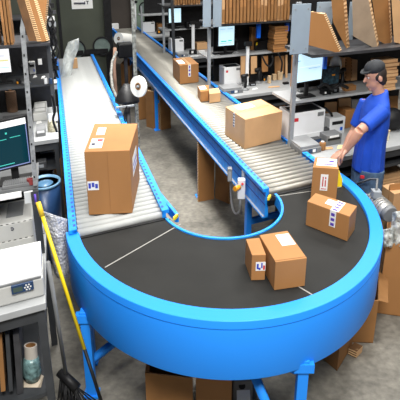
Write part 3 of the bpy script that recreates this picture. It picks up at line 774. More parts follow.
# small items: scanners, mice, blocks, tins
def scanner(label, x, y, Z, m=black):
    v = Q(x, y, Z)[1]; u = V(x, y, v)[0]
    t = thing('barcode_scanner', label, 'scanner', W(u, v, Z))
    obj('grip', B(m).tube([W(u, v, Z+.03), W(u+.02, v+.02, Z+.10), W(u+.02, v+.03, Z+.16)], .018, 8), t)
    obj('head', B(m).tube([W(u-.04, v+.02, Z+.17), W(u+.05, v+.04, Z+.18)], .027, 8, rs=[.030, .02]), t)
    obj('stand', B(grey).lathe(W(u, v, Z), [(.05, 0), (.05, .01), (.015, .03)], 12), t)
scanner('black hand scanner standing right of the dark monitor, near the man', 341, 89.5, SH)
scanner('black hand scanner in the middle of the second bench', 245, 90, .90)
scanner('black hand scanner on the second shelf beside the monitor', 236, 53, SH)
scanner('black hand scanner on the upper left shelf', 26, 83, SH)
scanner('black hand scanner on the second bench beside the wooden blocks', 258, 83, .90)
def block(label, x0, x1, yb, yt, Z, dv, m=wood):
    u0, u1, v0, v1, z0, z1 = on(x0, x1, yb, yt, Z, dv)
    return tag(obj('wooden_block', B(m).box(u0, u1, v0, v1, Z+.001, z1), bev=.003), label, 'block')
block('pale wooden block, leftmost on the second bench', 268.5, 271, 83.5, 76, .90, .05)
block('pale wooden block with yellow side, middle of the second bench', 273, 276.5, 80.5, 74.5, .90, .06)
block('taller wooden block beside the right post of the second bench', 278, 282.5, 80, 71.5, .90, .06)
block('small black block at the right of the second bench', 284, 289, 84.5, 82.5, .90, .06, black)
def papers(label, x0, x1, yb, yt, Z, m=paper, name='paper_sheet', cat='paper'):
    P = [G(x0, yb, Z+.002), G(x1, yb-1, Z+.002), G(x1-1, yt, Z+.002), G(x0+1, yt+.6, Z+.002)]
    return tag(obj(name, B(m).quadpair(P, [p+Vector((0, 0, .004)) for p in P])), label, cat)
papers('yellow paper pad by the man\'s hand', 337, 350, 149, 145, .90, mat('yellow_note', (.85, .75, .35), .7))
papers('white sheet on the bench behind the man\'s hand', 325, 331, 143, 139, .90)
papers('white sheet at the far left of the upper left bench', -2, 8, 112, 104, .90)
papers('white folded paper on the near left shelf tray', 24, 36, 184, 176, SH+.003)

# cardboard sheets behind the benches (between bench top and shelf)
def sheet(name, label, poly, v, ext=(.0, .03), m=kraft, side=edge, cat='cardboard', group=None, zfix=None):
    P = []
    for x, y in poly:
        u, z = V(x, y, v)
        if zfix and z < zfix[0]+.03: z = zfix[0]+.001
        P.append(W(u, v, z))
    return tag(obj(name, B(m).prism(P, W(*ext), side)), label, cat, group)
for i, (x0, x1, yb, yt, m) in enumerate(((241, 249, 78, 56, kraft2), (251, 257, 74, 56, kraft2), (262, 268, 72, 56, kraft), (275, 284, 74, 56, kraft3), (285.5, 287.5, 82, 55, kraft2))):
    sheet('cardboard_sheet', ['flat brown sheet behind the white printer of the second bench', 'flat pale sheet right of the white pole on the second bench', 'flat brown sheet above the tape machine of the second bench', 'dark brown sheet behind the wooden blocks', 'pale brown sheet against the post of the second bench'][i],
          [(x0, yb), (x1, yb-.5), (x1, yt), (x0, yt+.5)], 6.8+.03*i, m=m, side=m)
sheet('cardboard_sheet', 'narrow brown board between the grey post and the pale lit monitor', [(291.5, 87), (296, 86), (297, 56), (293, 56)], 4.3, m=kraft, side=kraft)
for i, (x0, x1, yb, yt, m) in enumerate(((326, 337, 130, 102, kraft2), (339, 351, 126, 98, kraft2), (352, 372, 124, 99, cream), (380, 398, 132, 96, kraft3))):
    sheet('cardboard_sheet', ['pale board at the back of the first bench above the label printer', 'pale board right of the dark seam at the back of the first bench', 'cream board at the back of the first bench behind the man', 'dark brown board behind the man\'s back'][i],
          [(x0, yb), (x1, yb-1), (x1, yt), (x0, yt+.8)], 4.52, m=m, side=m)
label_box('brown_carton', 'open brown carton on the bench right of the white label printer', 'box', 344, 353, 128, 110, .90, .15, kraft)
# the leaning boards on the top shelf over the man
sheet('leaning_board', 'thick leaning board with dotted edge, leftmost above the monitor', [(308, 45), (340.5, 53.5), (323.5, 14), (309.5, 12)], 4.02, (.055, .05), kraft, edge)
sheet('leaning_board', 'upright board second from left on the top shelf', [(333, 22), (347, 50), (343, -6), (331, -6)], 4.16, (.07, .06), kraft3, edge_w)
sheet('leaning_board', 'grey brown board third from left on the top shelf, with ragged edge', [(353, 36), (378, 50.5), (367, -8), (352, -8)], 4.10, (.08, .08), mat('greyish_board', (.30, .22, .15), .8), edge_w)
sheet('leaning_board', 'orange brown board right of the ragged edge on the top shelf', [(378, 40), (391, 48), (388, -8), (371, -8)], 4.22, (.08, .08), kraft3, edge_w)
sheet('leaning_board', 'rightmost board on the top shelf at the frame edge', [(394, 42), (408, 46), (406, -8), (391, -8)], 4.12, (.08, .08), kraft2, edge_w)
# board bundles on the shelf behind the man
def flatpack(label, x0, x1, yb, yt, Z, n, m=kraft2, dv=.25, group=None, v=None):
    u0, u1, v0, v1, z0, z1 = on(x0, x1, yb, yt, Z, dv)
    h = (z1-Z)/n
    for k in range(n):
        j = random.uniform(-.012, .012)
        tag(obj('flattened_box', B(m).box(u0+j, u1+j, v0+abs(j)*2, v1, Z+k*h+.001, Z+(k+1)*h-.004)), label, 'flattened box', group)
flatpack('flattened box in the loose pile on the shelf behind the man\'s cap', 379, 396, 91, 60, SH, 9, kraft2, .2, 'flattened boxes behind the cap')
# upright flats on the shelf left of the cap
cl = [(327, 333, 74, 56, kraft2), (333.5, 339, 78, 57, kraft), (339.5, 345, 79, 58, kraft2), (346, 351, 81, 58, kraft), (351.5, 357, 81, 60, kraft2)]
for i, (x0, x1, yb, yt, m) in enumerate(cl):
    sheet('flattened_box', 'upright flattened box in the row between the blue strip and the cap', [(x0, yb), (x1, yb-1), (x1+.5, yt), (x0+.5, yt-1)], 4.50+.01*i, (0, .04), m, edge_w, 'flattened box', 'upright flats left of the cap', zfix=None)
tag(obj('plastic_bag', B(clear).ell(W(*[V(338, 66, 4.35)[0], 4.40], V(338, 66, 4.35)[1]), (.06, .03, .09))), 'crumpled clear bag in front of the upright flats on the shelf', 'bag')
q = hang(323.5, 326.5, 69, 52, 4.15, .03); tag(obj('blue_strip', B(bright_blue).bx(q)), 'bright blue strip hanging right of the pale lit monitor', 'strip')
q = hang(257, 260.5, 38, 24, 6.75, .05); tag(obj('blue_strip', B(bright_blue).bx(q)), 'bright blue strip hanging over the second shelf, left one', 'strip')
q = hang(285.5, 289, 31, 23, 6.75, .05); tag(obj('blue_strip', B(bright_blue).bx(q)), 'bright blue strip hanging over the second shelf, next to the tall grey panel', 'strip')
# second bench shelf: boxes
flatpack('flattened box in the stack on the right end of the second shelf', 274, 287, 52, 26, SH, 10, kraft, .25, 'stack on the right end of the second shelf')
label_box('brown_carton', 'brown carton in the dark middle of the second shelf', 'box', 251, 257, 50, 27, SH, .1, kraft3)
label_box('storage_bin', 'black tray on the second shelf right of the white pole head', 'tray', 255, 271, 50, 41, SH, .25, black, (('front_label', yellow, .05, .15, .6, .9, .003),))
label_box('storage_bin', 'black machine on the second shelf behind the keyboard', 'machine', 234, 240, 49.5, 31, SH, .2, black, (('button', orange, .3, .7, .7, .8, .003),))
# rows of upright flattened boxes on the top shelves
def row(x0, x1, yb, v, n, label, group, hmin=.36, hmax=.46, ms=(kraft, kraft2, kraft3), Z=UP, dv=.3):
    ua, ub = V(x0, yb, v)[0], V(x1, yb, v)[0]; w = (ub-ua)/n; Z0 = Z
    for k in range(n):
        m = random.choice(ms); h = random.uniform(hmin, hmax)
        b = B(m).box(ua+k*w, ua+(k+.74)*w, v+random.uniform(0, .02), v+dv, Z+.001, Z+h)
        b.m(kraft3).box(ua+k*w+.002, ua+(k+.74)*w-.002, v-.003, v-.0005, Z+.02, Z+h*.42)
        tag(obj('flattened_box', b), label, 'flattened box', group)
row(222, 290, 22, 6.62, 20, 'flattened box standing in the row on top of the second bench shelf', 'row of flats over the second bench', .40, .50)
row(175, 201, 8, 9.9, 10, 'flattened box standing in the row on top of the third bench shelf', 'row of flats over the third bench')
row(4.5, 14.5, 47, 5.93, 3, 'flattened box standing at the left of the upper left shelf', 'upright flats in the upper left corner', .42, .5, (kraft3, kraft))
row(-12, 1, 47, 5.93, 3, 'dark flattened box at the left picture edge of the upper left shelf', 'dark flats at the left edge', .42, .5, (kraft3,))
sheet('leaning_board', 'dark leaning board on the upper left shelf, lower of the leaning pair', [(29, 41), (37, 41), (23, -6), (15, -6)], 5.90, (.01, .1), mat('dark_board', (.13, .06, .02), .8, var=.3), edge)
sheet('leaning_board', 'pale leaning board on the upper left shelf, with dotted edge', [(41, 42), (46.5, 41), (32, -6), (26.5, -6)], 5.94, (.03, .1), kraft, edge)
sheet('leaning_board', 'dotted board edge between the two leaning boards, upper left', [(37, 41.5), (41, 41.5), (26.5, -6), (22.6, -6)], 5.92, (.01, .05), edge, edge)
sheet('leaning_board', 'upright brown board behind the leaning pair, upper left', [(39, 18), (44, 30), (47.5, -6), (33, -6)], 6.05, (.02, .05), kraft, edge)

# cables
def cable(label, pts, v, r=.008, m=black, name='cable'):
    P = []
    for i, (x, y) in enumerate(pts):
        u, z = V(x, y, v+.01*math.sin(i)); P.append(W(u, v+.01*math.sin(i), z))
    # smooth
    S = []
    for i in range(len(P)-1):
        a = P[max(i-1, 0)]; b_ = P[i]; c = P[i+1]; d = P[min(i+2, len(P)-1)]
        for k in range(5):
            tt = k/5; S.append(.5*((2*b_) + (c-a)*tt + (2*a-5*b_+4*c-d)*tt*tt + (3*b_-a-3*c+d)*tt**3))
    S.append(P[-1])
    return tag(obj(name, B(m).tube(S, r, 6)), label, 'cable')
cable('grey cable looping down from the control box to the floor', [(231.5, 178), (231, 190), (232, 205), (235, 213), (239.5, 211), (241, 200)], 4.25, .010, mat('light_cable', (.5, .5, .5), .5))
cable('dark cable coil under the second shelf', [(262, 56), (266, 64), (270, 66), (273, 60), (272, 56)], 6.7, .012)
cable('dark cable hanging between the second shelf and bench, by the post', [(278, 53), (282, 62), (281, 72)], 6.7, .012)
cable('dark cable on the first bench behind the big printer', [(325, 108), (332, 116), (327, 128), (333, 136)], 4.3, .012)
cable('black cable bundle along the shelf under the dark monitor', [(318, 88), (325, 84), (332, 89), (340, 85), (348, 88)], 4.14, .014)
cable('black cable tangle beside the post of the upper left bench', [(52, 95), (55, 110), (53, 120), (57, 132)], 5.4, .012)

# ------------------------------------------------------------------ control box at the end of the diagonal conveyor
q = hang(237.5, 245, 199, 181, 3.62, .07)
u_ = 1.30
q0 = PY(241, 199, 4.05); q1 = PY(241, 179, 4.05)
def PBox(x0, x1, yb, yt, Y, d): a = PY(x0, yb, Y); c = PY(x1, yb, Y); e = PY((x0+x1)/2, yt, Y); return (a, c-a, Vector((0, d, 0)), Vector((0, 0, e.z-a.z)))
a = PBox(237.5, 245, 199.5, 180, 4.30, .06)
t = thing('control_box', 'white control box with an orange button, hung on the diagonal conveyor', 'control box', a[0])
obj('enclosure', B(white).par(*a), t, bev=.006)
bp = PY(235.8, 188.5, 4.27)
obj('button', B(orange).cyl(bp + Vector((.03, .03, 0)), bp + Vector((-.008, -.01, 0)), .020, 12), t)
obj('button', B(ink_r).cyl(PY(242.5, 184, 4.297) , PY(242.5, 184, 4.285), .010, 10), t)
obj('mounting_plate', B(galv).par(*PBox(241.5, 248, 186, 171, 4.37, .02)), t)
obj('conduit', B(grey).tube([PY(240.5, 199, 4.32), PY(240, 206, 4.32), PY(241, 214, 4.34)], .012), t)
a = PBox(227.5, 232, 182, 169, 4.42, .06)
t = thing('junction_box', 'small grey junction box under the rail, left of the white control box', 'junction box', a[0])
obj('enclosure', B(grey).par(*a), t, bev=.004); obj('cover_plate', B(galv).par(a[0]+Vector((.004, -.003, .01)), a[1]*.7, Vector((0, .003, 0)), a[3]*.7), t)

# ------------------------------------------------------------------ flattened cartons under the conveyors and on the floor
def floorsheet(label, poly_px, Yv, m=kraft, ext=(0, .05), side=edge, name='flattened_box', cat='flattened box', group=None, z0=0.012):
    return sheet(name, label, poly_px, Yv, ext, m, side, cat, group, zfix=(z0,))
def upright(label, x0, x1, yb, ytop, m=kraft, w=.05, name='flattened_box', group=None, lean=0, ext=(0, .06)):
    """a board standing on the floor at the pixel row yb"""
    P = [G(x0, yb[0], .002), G(x1, yb[1], .002)]
    d = P[1]-P[0]; n = Vector((-d.y, d.x, 0)).normalized()
    hz = PY(x0, ytop, P[0].y).z
    L = n*lean
    return tag(obj(name, B(m).prism([P[0], P[1], P[1]+Vector((0, 0, hz))+L, P[0]+Vector((0, 0, hz))+L], n*w, edge)), label, 'flattened box', group)
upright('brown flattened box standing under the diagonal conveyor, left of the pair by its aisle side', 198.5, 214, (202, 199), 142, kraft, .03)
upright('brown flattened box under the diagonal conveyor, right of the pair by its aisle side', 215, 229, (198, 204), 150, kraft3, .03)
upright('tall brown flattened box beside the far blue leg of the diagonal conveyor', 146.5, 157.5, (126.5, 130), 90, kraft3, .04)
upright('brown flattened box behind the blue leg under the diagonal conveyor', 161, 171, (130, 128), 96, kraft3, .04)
def fcarton(label, pts, ytop, m=kraft, flaps=(), fl=.12, open_=True):
    bs = [G(x, y, .002) for x, y in pts]; h = PY(pts[0][0], ytop, bs[0].y).z - .002
    t = thing('open_carton', label, 'box', sum(bs, Vector())/4)
    up = Vector((0, 0, h)); T = [p+up for p in bs]
    c = sum(bs, Vector())/4; wl = B(m)
    for i in range(4):
        j = (i+1) % 4; a, b_ = bs[i], bs[j]; ia = a+(c-a).normalized()*.012; ib = b_+(c-b_).normalized()*.012
        wl.quadpair([a, b_, ib, ia], [a+up, b_+up, ib+up, ia+up])
    wl.quadpair(bs, [p+Vector((0, 0, .006)) for p in bs])
    obj('walls', wl, t)
    for i in flaps:
        j = (i+1) % 4; a, b_ = T[i], T[j]; d = (b_-a); n = Vector((d.y, -d.x, 0)).normalized()
        if n.dot(a-(c+up)) < 0: n = -n
        o_ = n*fl*.8 + Vector((0, 0, -fl*.35))
        obj('flap', B(kraft2 if m is kraft else m).quadpair([a, b_, b_+o_-d*.08, a+o_+d*.08], [a+Vector((0,0,.005)), b_+Vector((0,0,.005)), b_+o_-d*.08+Vector((0,0,.005)), a+o_+d*.08+Vector((0,0,.005))]), t)
    return t, bs, T
fcarton('open brown carton on the floor between the conveyors, nearest the white roll', [(122, 93), (131, 96), (136, 88), (127, 85)], 64, kraft, ())
fcarton('brown carton on the floor right of the white roll', [(139, 120), (150, 118), (152, 108), (141, 109)], 97, kraft, ())
# lower right: big open carton
t, bs, T = fcarton('big open brown carton with plastic inside, right edge of the picture', [(377, 313), (412, 318), (408, 262), (380, 266)], 243, kraft, (1,), .10)
# raised back flap
a, c = T[3], T[2]
obj('flap', B(kraft).quadpair([a, c, c+Vector((0, .05, 0)), a+Vector((0, .05, 0))], [a+Vector((0, .02, .16)), c+Vector((0, .02, .16)), c+Vector((0, .03, .16)), a+Vector((0, .03, .16))]), t)
qq = on(392.5, 404, 209, 193, .55, .2)
tag(obj('brown_carton', B(kraft2).box(qq[0], qq[1], qq[2], qq[3], .001, qq[5]), bev=.004), 'pale carton above the big open carton at the right edge', 'box')
# cardboard on the lower shelf at right
flatpack('flattened box in the wavy pile under the right bench', 378, 408, 193, 178, .40, 6, kraft2, .4, 'pile of flats under the right bench')
flatpack('brown flattened box in the lower pile under the right bench', 381, 409, 210, 196, .03, 5, kraft3, .4, 'lower pile of flats under the right bench')
flatpack('flattened box under the second bench', 262, 286, 112, 98, .36, 5, kraft, .5, 'flats under the second bench')
# under the drum
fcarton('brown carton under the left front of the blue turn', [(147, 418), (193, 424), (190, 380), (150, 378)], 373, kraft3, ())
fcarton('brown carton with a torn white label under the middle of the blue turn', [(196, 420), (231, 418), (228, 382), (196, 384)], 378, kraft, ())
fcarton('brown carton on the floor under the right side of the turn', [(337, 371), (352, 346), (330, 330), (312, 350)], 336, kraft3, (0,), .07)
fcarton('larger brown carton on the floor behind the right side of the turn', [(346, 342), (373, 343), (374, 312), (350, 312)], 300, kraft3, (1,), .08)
upright('bent pale flap of cardboard on the floor right of the blue turn', 356, 362, (358, 352), 352, kraft2, .06)
p = G(236, 402, 0.01)
t = thing('floor_unit', 'dark machine block with a white sheet on the floor under the turn', 'machine', p)
obj('body', B(grey).par(PY(232, 410, 2.75)*1, (.12, 0, 0), (0, .3, 0), (0, 0, .22)), t, bev=.01)
obj('port', B(black).cyl(PY(242, 386, 2.745), PY(242, 386, 2.76), .02, 14), t)
tag(obj('paper_sheet', B(paper).par(PY(237, 404, 2.6), (.075, 0, .004), (0, .05, .04), (0, .004, .01))), 'white sheet lying under the middle of the turn', 'paper')

# ------------------------------------------------------------------ rolls of film between the conveyors
def film_roll(label, x, y, v, r, tilt=(.35, -1, .1), w=.22, core=.35):
    u, z = V(x, y, v); c = W(u, v, z); ax = Vector(tilt).normalized()
    t = thing('film_roll', label, 'roll', c)
    b = B(film); b.ring(c, -ax, r, r*core, w, 32); o = obj('film', b, t)
    for p in o.data.polygons: p.use_smooth = False
    obj('core', B(kraft3).ring(c-ax*.002*-1, -ax, r*core, r*core*.72, w, 20), t)
    obj('spindle', B(galv).cyl(c+ax*.02, c-ax*(w+.05), r*core*.3, 10), t)
    return t, c, ax
film_roll('big white roll of wrapping film facing the camera, between the conveyors', 138.0, 86.5, 5.7, .108, (-.75, -1, .12), .02)
film_roll('smaller white roll of wrapping film further back, between the conveyors', 118.5, 38.5, 10.0, .10, (-.6, -1, .2), .35, .3)
# wrapping machine body under the roll
u, z = V(132, 100, 5.7)
t = thing('wrapping_machine', 'black conical wrapping stand under the big white film roll', 'machine', W(u-.02, 5.8, 0))
obj('hood', B(black).lathe(W(u-.03, 5.9, z-.06), [(.13, 0), (.13, .03), (.09, .09), (.03, .19)], 20), t)
obj('column', B(steel_d).cyl(W(u-.03, 5.9, .02), W(u-.03, 5.9, z-.05), .03), t)
obj('foot', B(steel_d).lathe(W(u-.02, 5.86, 0), [(.18, 0), (.18, .02), (.04, .04)], 16), t)
obj('bracket', B(galv).box(u-.18, u+.02, 5.66, 5.69, z-.06, z-.045), t)
# dark body behind the smaller roll
q = hang(119, 134, 58, 44, 9.6, .3)
t = thing('wrapping_machine', 'black wrapping unit behind the smaller white roll', 'machine', W(q[0], q[2], q[4]))
obj('housing', B(black).bx(q), t, bev=.02); obj('support', B(steel_d).box(q[0]+.1, q[0]+.16, 9.7, 9.76, 0, q[4]), t)
# bent white hose and rust coloured post
def PT(x, y, v): u, z = V(x, y, v); return W(u, v, z)
tag(obj('rusty_post', B(mat('rusty_pipe', (.16, .09, .06), .7, var=.4)).tube([PT(115, 48, 7.2), PT(114, 66, 7.1), PT(115.5, 88, 7.0), W(V(116, 88, 7.0)[0], 7.0, 0.0)], .022, 8)), 'thin brown post left of the big film roll', 'post')
tag(obj('hose', B(mat('hose_grey', (.13, .13, .12), .5, var=.5, scale=25)).tube([PT(116.5, 52, 6.9), PT(112, 62, 6.8), PT(111, 75, 6.6), PT(112.5, 88, 6.4), PT(116.5, 97, 6.2), PT(120.5, 104, 6.1), W(V(121, 106, 6.1)[0], 6.05, 0)], .017, 8)), 'bent grey hose arching beside the left conveyor edge', 'hose')
cable('black cable drooping under the wrapping stand', [(127, 106), (124.5, 112), (124, 118), (125.5, 122)], 5.6, .008)

# crumpled film and bubble wrap
def crumple(name, label, pts, v, m, amp=.03, nx=14, ny=18, dv=.10):
    """a hanging crumpled sheet bounded by left and right edge lists of pixels"""
    L, R = pts; vs = []
    def lerp(Ls, t):
        k = t*(len(Ls)-1); i = min(int(k), len(Ls)-2); f_ = k-i
        return (Ls[i][0]*(1-f_)+Ls[i+1][0]*f_, Ls[i][1]*(1-f_)+Ls[i+1][1]*f_)
    for j in range(ny+1):
        a, c = lerp(L, j/ny), lerp(R, j/ny)
        for i in range(nx+1):
            s = i/nx; vv = v + dv*math.sin(math.pi*s)*-1 + random.uniform(-amp, amp)
            u, z = V(a[0]*(1-s)+c[0]*s, a[1]*(1-s)+c[1]*s, vv); vs.append(W(u, vv, z))
    fs = [(j*(nx+1)+i, j*(nx+1)+i+1, (j+1)*(nx+1)+i+1, (j+1)*(nx+1)+i) for j in range(ny) for i in range(nx)]
    b = B(m).add(vs, fs, True); o = obj(name, b)
    s_ = o.modifiers.new('solidify', 'SOLIDIFY'); s_.thickness = .006
    return tag(o, label, 'packaging')
crumple('bubble_wrap', 'grey bubble wrap hanging beside the near left bench', ([(43, 211), (46, 230), (50, 250), (55, 272), (58, 278)], [(66, 219), (70, 232), (71, 248), (71, 268), (68, 277)]), 3.50, bubble, .008, 16, 20, .10)
crumple('clear_film', 'crumpled clear film draped at the far end of the left conveyor', ([(68, 42), (64, 54), (62, 68), (59, 82), (62, 86)], [(79, 38), (79, 48), (74, 60), (72, 74), (68, 88)]), 8.6, clear, .04, 8, 14, .08)
v_b = UV(1.25, 3.85)[1]
crumple('plastic_bag', 'crumpled clear plastic in the big open carton on the right', ([(383, 230), (381, 236), (383, 246)], [(393, 227), (394, 240), (393, 247)]), UV(PY(388, 238, 3.72).x, 3.72)[1], clear, .03, 10, 10, .05)
crumple('plastic_bag', 'large grey clear plastic bag standing in the big open carton on the right', ([(393, 212), (391, 226), (392, 246)], [(405, 210), (408, 226), (408, 248)]), UV(PY(398, 230, 3.80).x, 3.80)[1], clear, .03, 10, 12, .08)
t, q = label_box('orange_carton', 'small orange carton at the far end of the left conveyor', 'box', 72.5, 78, 68.5, 59, ZRO, .15, kraft2)
tag(obj('plastic_item', B(mat('assorted_wrap', (.45, .42, .30), .5, var=.6, scale=60)).ell(PT(52.5, 128, 5.75), (.05, .05, .11), n=9, m=7)), 'crumpled package with leaflets on the bench left of the left conveyor', 'package')
tag(obj('paper_sheet', B(paper).par(PT(49, 122, 5.72), W(.09, 0), W(0, .01), Vector((0, 0, .08)))), 'small white slip behind the crumpled package', 'paper')

# ------------------------------------------------------------------ left: spool, bin, broom, tubes
u, z = V(12.5, 114, 5.95)
vv = Q(12.5, 113, .90)[1]; u = V(12.5, 113, vv)[0]
h = V(12.5, 92, vv)[1]-.90
t = thing('twine_spool', 'brown cylindrical twine spool on the upper left bench', 'spool', W(u, vv+.06, .90))
obj('twine', B(twine).lathe(W(u, vv+.06, .902), [(.055, 0), (.057, .01), (.057, h-.01), (.053, h)], 20), t)
obj('core', B(kraft3).lathe(W(u, vv+.06, .902), [(.018, h), (.018, h+.012)], 12), t)
label_box('black_case', 'black case with white papers right of the twine spool', 'case', 18, 27, 98, 84, .90, .15, black, (('notice', paper, .1, .6, .6, .95, .002),))
label_box('black_case', 'black case with white cloth left of the twine spool', 'case', 1, 9, 99, 88, .90, .1, paper)
label_box('black_case', 'long black unit on the bench behind the grey upright', 'case', 31, 50, 104, 90, .90, .2, black, (('notice', paper, .05, .3, .5, .8, .002), ('panel', grey, .4, .9, .3, .8, .002)))
label_box('storage_crate', 'black crate below the bench left of the left conveyor', 'crate', 38.5, 57, 156, 145, .62, .3, black, (('label_strip', grey, .1, .9, .3, .6, .002),))
upright('brown cardboard standing under the bench left of the left conveyor', 40, 57, (198, 195), 160, kraft3, .04)
upright('brown board between the bench leg and the left conveyor', 59.5, 66, (216, 214), 160, kraft3, .03)
# bin
c = G(44.5, 181, .72)
t = thing('waste_bin', 'navy plastic bin behind the near left bench', 'bin', (c.x, c.y, 0))
obj('bin_body', B(binblue).lathe((c.x, c.y, 0), [(.10, 0), (.125, .70), (.118, .70), (.095, .03)], 28, 1, 1.35), t)
obj('rim', B(mat('bin_rim', (.12, .25, .38), .4)).lathe((c.x, c.y, .70), [(.132, 0), (.132, .018), (.116, .018), (.116, 0)], 28, 1, 1.35), t)
obj('bin_lid', B(mat('bin_liner', (.06, .15, .26), .35)).lathe((c.x, c.y, .69), [(.115, 0), (.02, .02), (.0001, .02)], 28, 1, 1.35), t)
# tray shelf things near left
u0, u1, v0, v1, z0, z1 = on(10, 36, 190, 182, SH, .05)
papers('grey plastic bag on the near left shelf', 18, 30, 185, 175, SH+.004, mat('grey_sheet', (.35, .37, .40), .5), 'plastic_bag', 'bag')
tag(obj('tape_roll', B(mat('red_tape', (.22, .03, .03), .4)).ring(W(*Q(31, 182, SH+.015), SH+.004), (0, 0, 1), .022, .012, .03, 16)), 'small dark red tape roll on the near left shelf', 'tape')
# things hanging under shelf
q = hang(25, 34, 203, 192, 3.15, .02); tag(obj('paper_note', B(mat('grey_note', (.55, .57, .58), .7)).bx(q)), 'grey note hanging under the near left shelf', 'note')
q = hang(0, 22, 199, 194, 3.14, .02); tag(obj('paper_note', B(paper).bx(q)), 'white paper strip hanging under the near left shelf', 'note')
q = hang(36, 38.5, 204, 194, 3.12, .015)
tag(obj('marker_pen', B(ink_p).cyl(W(q[0], 3.12, q[4]), W(q[0], 3.12, q[5]), .006)), 'purple marker at the top of the yellow stick', 'pen')
# yellow broom stick
a_ = PY(38, 202, 2.88); c_ = Vector((PY(84.5, 349, 2.72).x, 2.72, PY(84.5, 349, 2.72).z))
t = thing('yellow_pole', 'long yellow pole leaning beside the near left bench', 'pole', c_)
obj('shaft', B(yellow).cyl(c_, a_, .0105, 10), t)
obj('grip', B(mat('worn_yellow', (.75, .50, .03), .5)).cyl(a_ + (c_-a_)*.0, a_+(c_-a_)*.09, .014, 10), t)
c2 = c_ + (c_-a_).normalized()*.42
obj('lower_shaft', B(black).cyl(c_, Vector((c2.x, c2.y, max(.03, c2.z))), .010, 10), t)
# broom
a_ = PY(53, 300, 2.62); c_ = PY(66, 374, 2.74)
t = thing('broom', 'black broom with a grey handle beside the near left bench', 'broom', (c_.x, c_.y, 0))
top_ = PY(48, 262, 2.60)
obj('handle', B(grey).cyl(c_, top_, .011, 10), t)
obj('head', B(black).tube([c_+Vector((-.04, .02, 0)), c_+Vector((.07, -.05, -.06))], .03, 8), t)
br = B(black)  # bristles, spread extra wide to darken the shadowed floor around the broom
for k in range(70):
    s = (k % 35)/34; p = c_+Vector((-.04+.11*s, .02-.07*s, -.06*s)); e = p + Vector((random.uniform(-.05, .12), random.uniform(-.12, .08), 0)); e.z = max(.01, p.z-.22)
    br.tube([p, e], .004, 4)
obj('bristles', br, t)
# lower shelf of the near left bench: tube in plastic, dividers, purple thing
zb = .352
base = PY(33, 384, 2.60); base.z = zb
tp = PY(30.5, 346, 2.66)
base = PY(32.5, 380, 2.53); base.z = zb
t = thing('wrapped_tube', 'upright cardboard tube wrapped in plastic, on the lower shelf of the near left bench', 'tube', base)
bz = PY(32.5, 380, 2.53); bz.z = zb+.012; tz = PY(30.5, 345, 2.56)
obj('tube', B(mat('pale_tube', (.42, .38, .33), .7)).ring(bz, tz-bz, .034, .027, (tz-bz).length, 20), t)
obj('tube_liner', B(kraft3).ring(bz, tz-bz, .0272, .024, (tz-bz).length*.99, 20), t)
sl = B(mat('teal_wrap', (.10, .17, .17), .25, var=.8, scale=35, bump=.5)); dd = tz-bz
sl.tube([bz, bz+dd*.2, bz+dd*.45, bz+dd*.66], .045, 14, rs=[.040, .050, .046, .038]); obj('plastic_sleeve', sl, t)
pp = [PY(x, y, 2.5) for x, y in ((21, 386), (38, 380), (42, 386), (24, 394))]
for p_ in pp: p_.z = max(p_.z, zb+.02)
tag(obj('paper_bag', B(mat('tan_paper', (.40, .34, .26), .8, var=.2)).quadpair([Vector((p_.x, p_.y-.02, zb+.002)) for p_ in pp], [Vector((p_.x, p_.y+.05, p_.z)) for p_ in pp])), 'crumpled tan paper at the foot of the wrapped tube', 'paper')
for i, (x0, x1, m, l) in enumerate(((-3, 1.5, kraft3, 'brown board upright at the left edge of the lower shelf'), (5, 9, darkf, 'dark divider board on the lower shelf, left of the wrapped tube'), (13, 19, steel_d, 'black divider board on the lower shelf, beside the wrapped tube'))):
    sheet('divider_board', l, [(x0+4, 392), (x1+4, 391), (x1, 334), (x0, 335)], 2.68, (0, .25), m, m, 'board', zfix=(zb,))
tag(obj('purple_bag', B(purple).ell(Vector((PY(-3, 368, 2.60).x, 2.66, zb+.095)), (.04, .05, .092))), 'purple bag at the left edge of the lower shelf', 'bag')
tag(obj('label_tag', B(paper).par(*PBox(27, 36, 397, 393, 2.58, .002))), 'white tag on the lower shelf edge of the near left bench', 'tag')
for (y0, y1, l) in ((307, 312, 'top white slot label on the front post of the near left bench'), (314, 321, 'upper middle white slot label on the front post of the near left bench'), (322, 329, 'lower middle white slot label on the front post of the near left bench'), (329, 336, 'lowest white slot label on the front post of the near left bench')):
    xx = 42.5 + (y0-307)*.09
    tag(obj('label_tag', B(cream).par(*PBox(xx, xx+2.6, y1-.8, y0, 2.46, .002))), l, 'tag')

# dark hanging cord clutter on the back left post
rnd = random.Random(3)
t = thing('cord_rack', 'tall rack of black cords and small white parts left of the olive wall', 'rack', PT(52, 92, 7.3))
obj('upright', B(darkf).prism([PT(50, 92, 7.3), PT(53, 92, 7.3), PT(51, -6, 7.3), PT(48.5, -6, 7.3)], W(0, .05)), t)
for k in range(14):
    y = 4+k*6.3; x = 50.5+y*.03
    m = [black, steel_d, paper, galv, black][k % 5]
    obj('hanging_part', B(m).par(PT(x-1.5+rnd.uniform(-2, 2), y+4, 7.25), W(rnd.uniform(.05, .09), 0), W(0, .03), Vector((0, 0, rnd.uniform(.04, .07)))), t)
for k in range(5):
    x = 48+k*1.8; obj('cord', B(black).tube([PT(x, 3+k*9, 7.24), PT(x+4, 12+k*10, 7.22), PT(x-1, 22+k*11, 7.24), PT(x+3, 34+k*11, 7.23)], .012, 6), t)
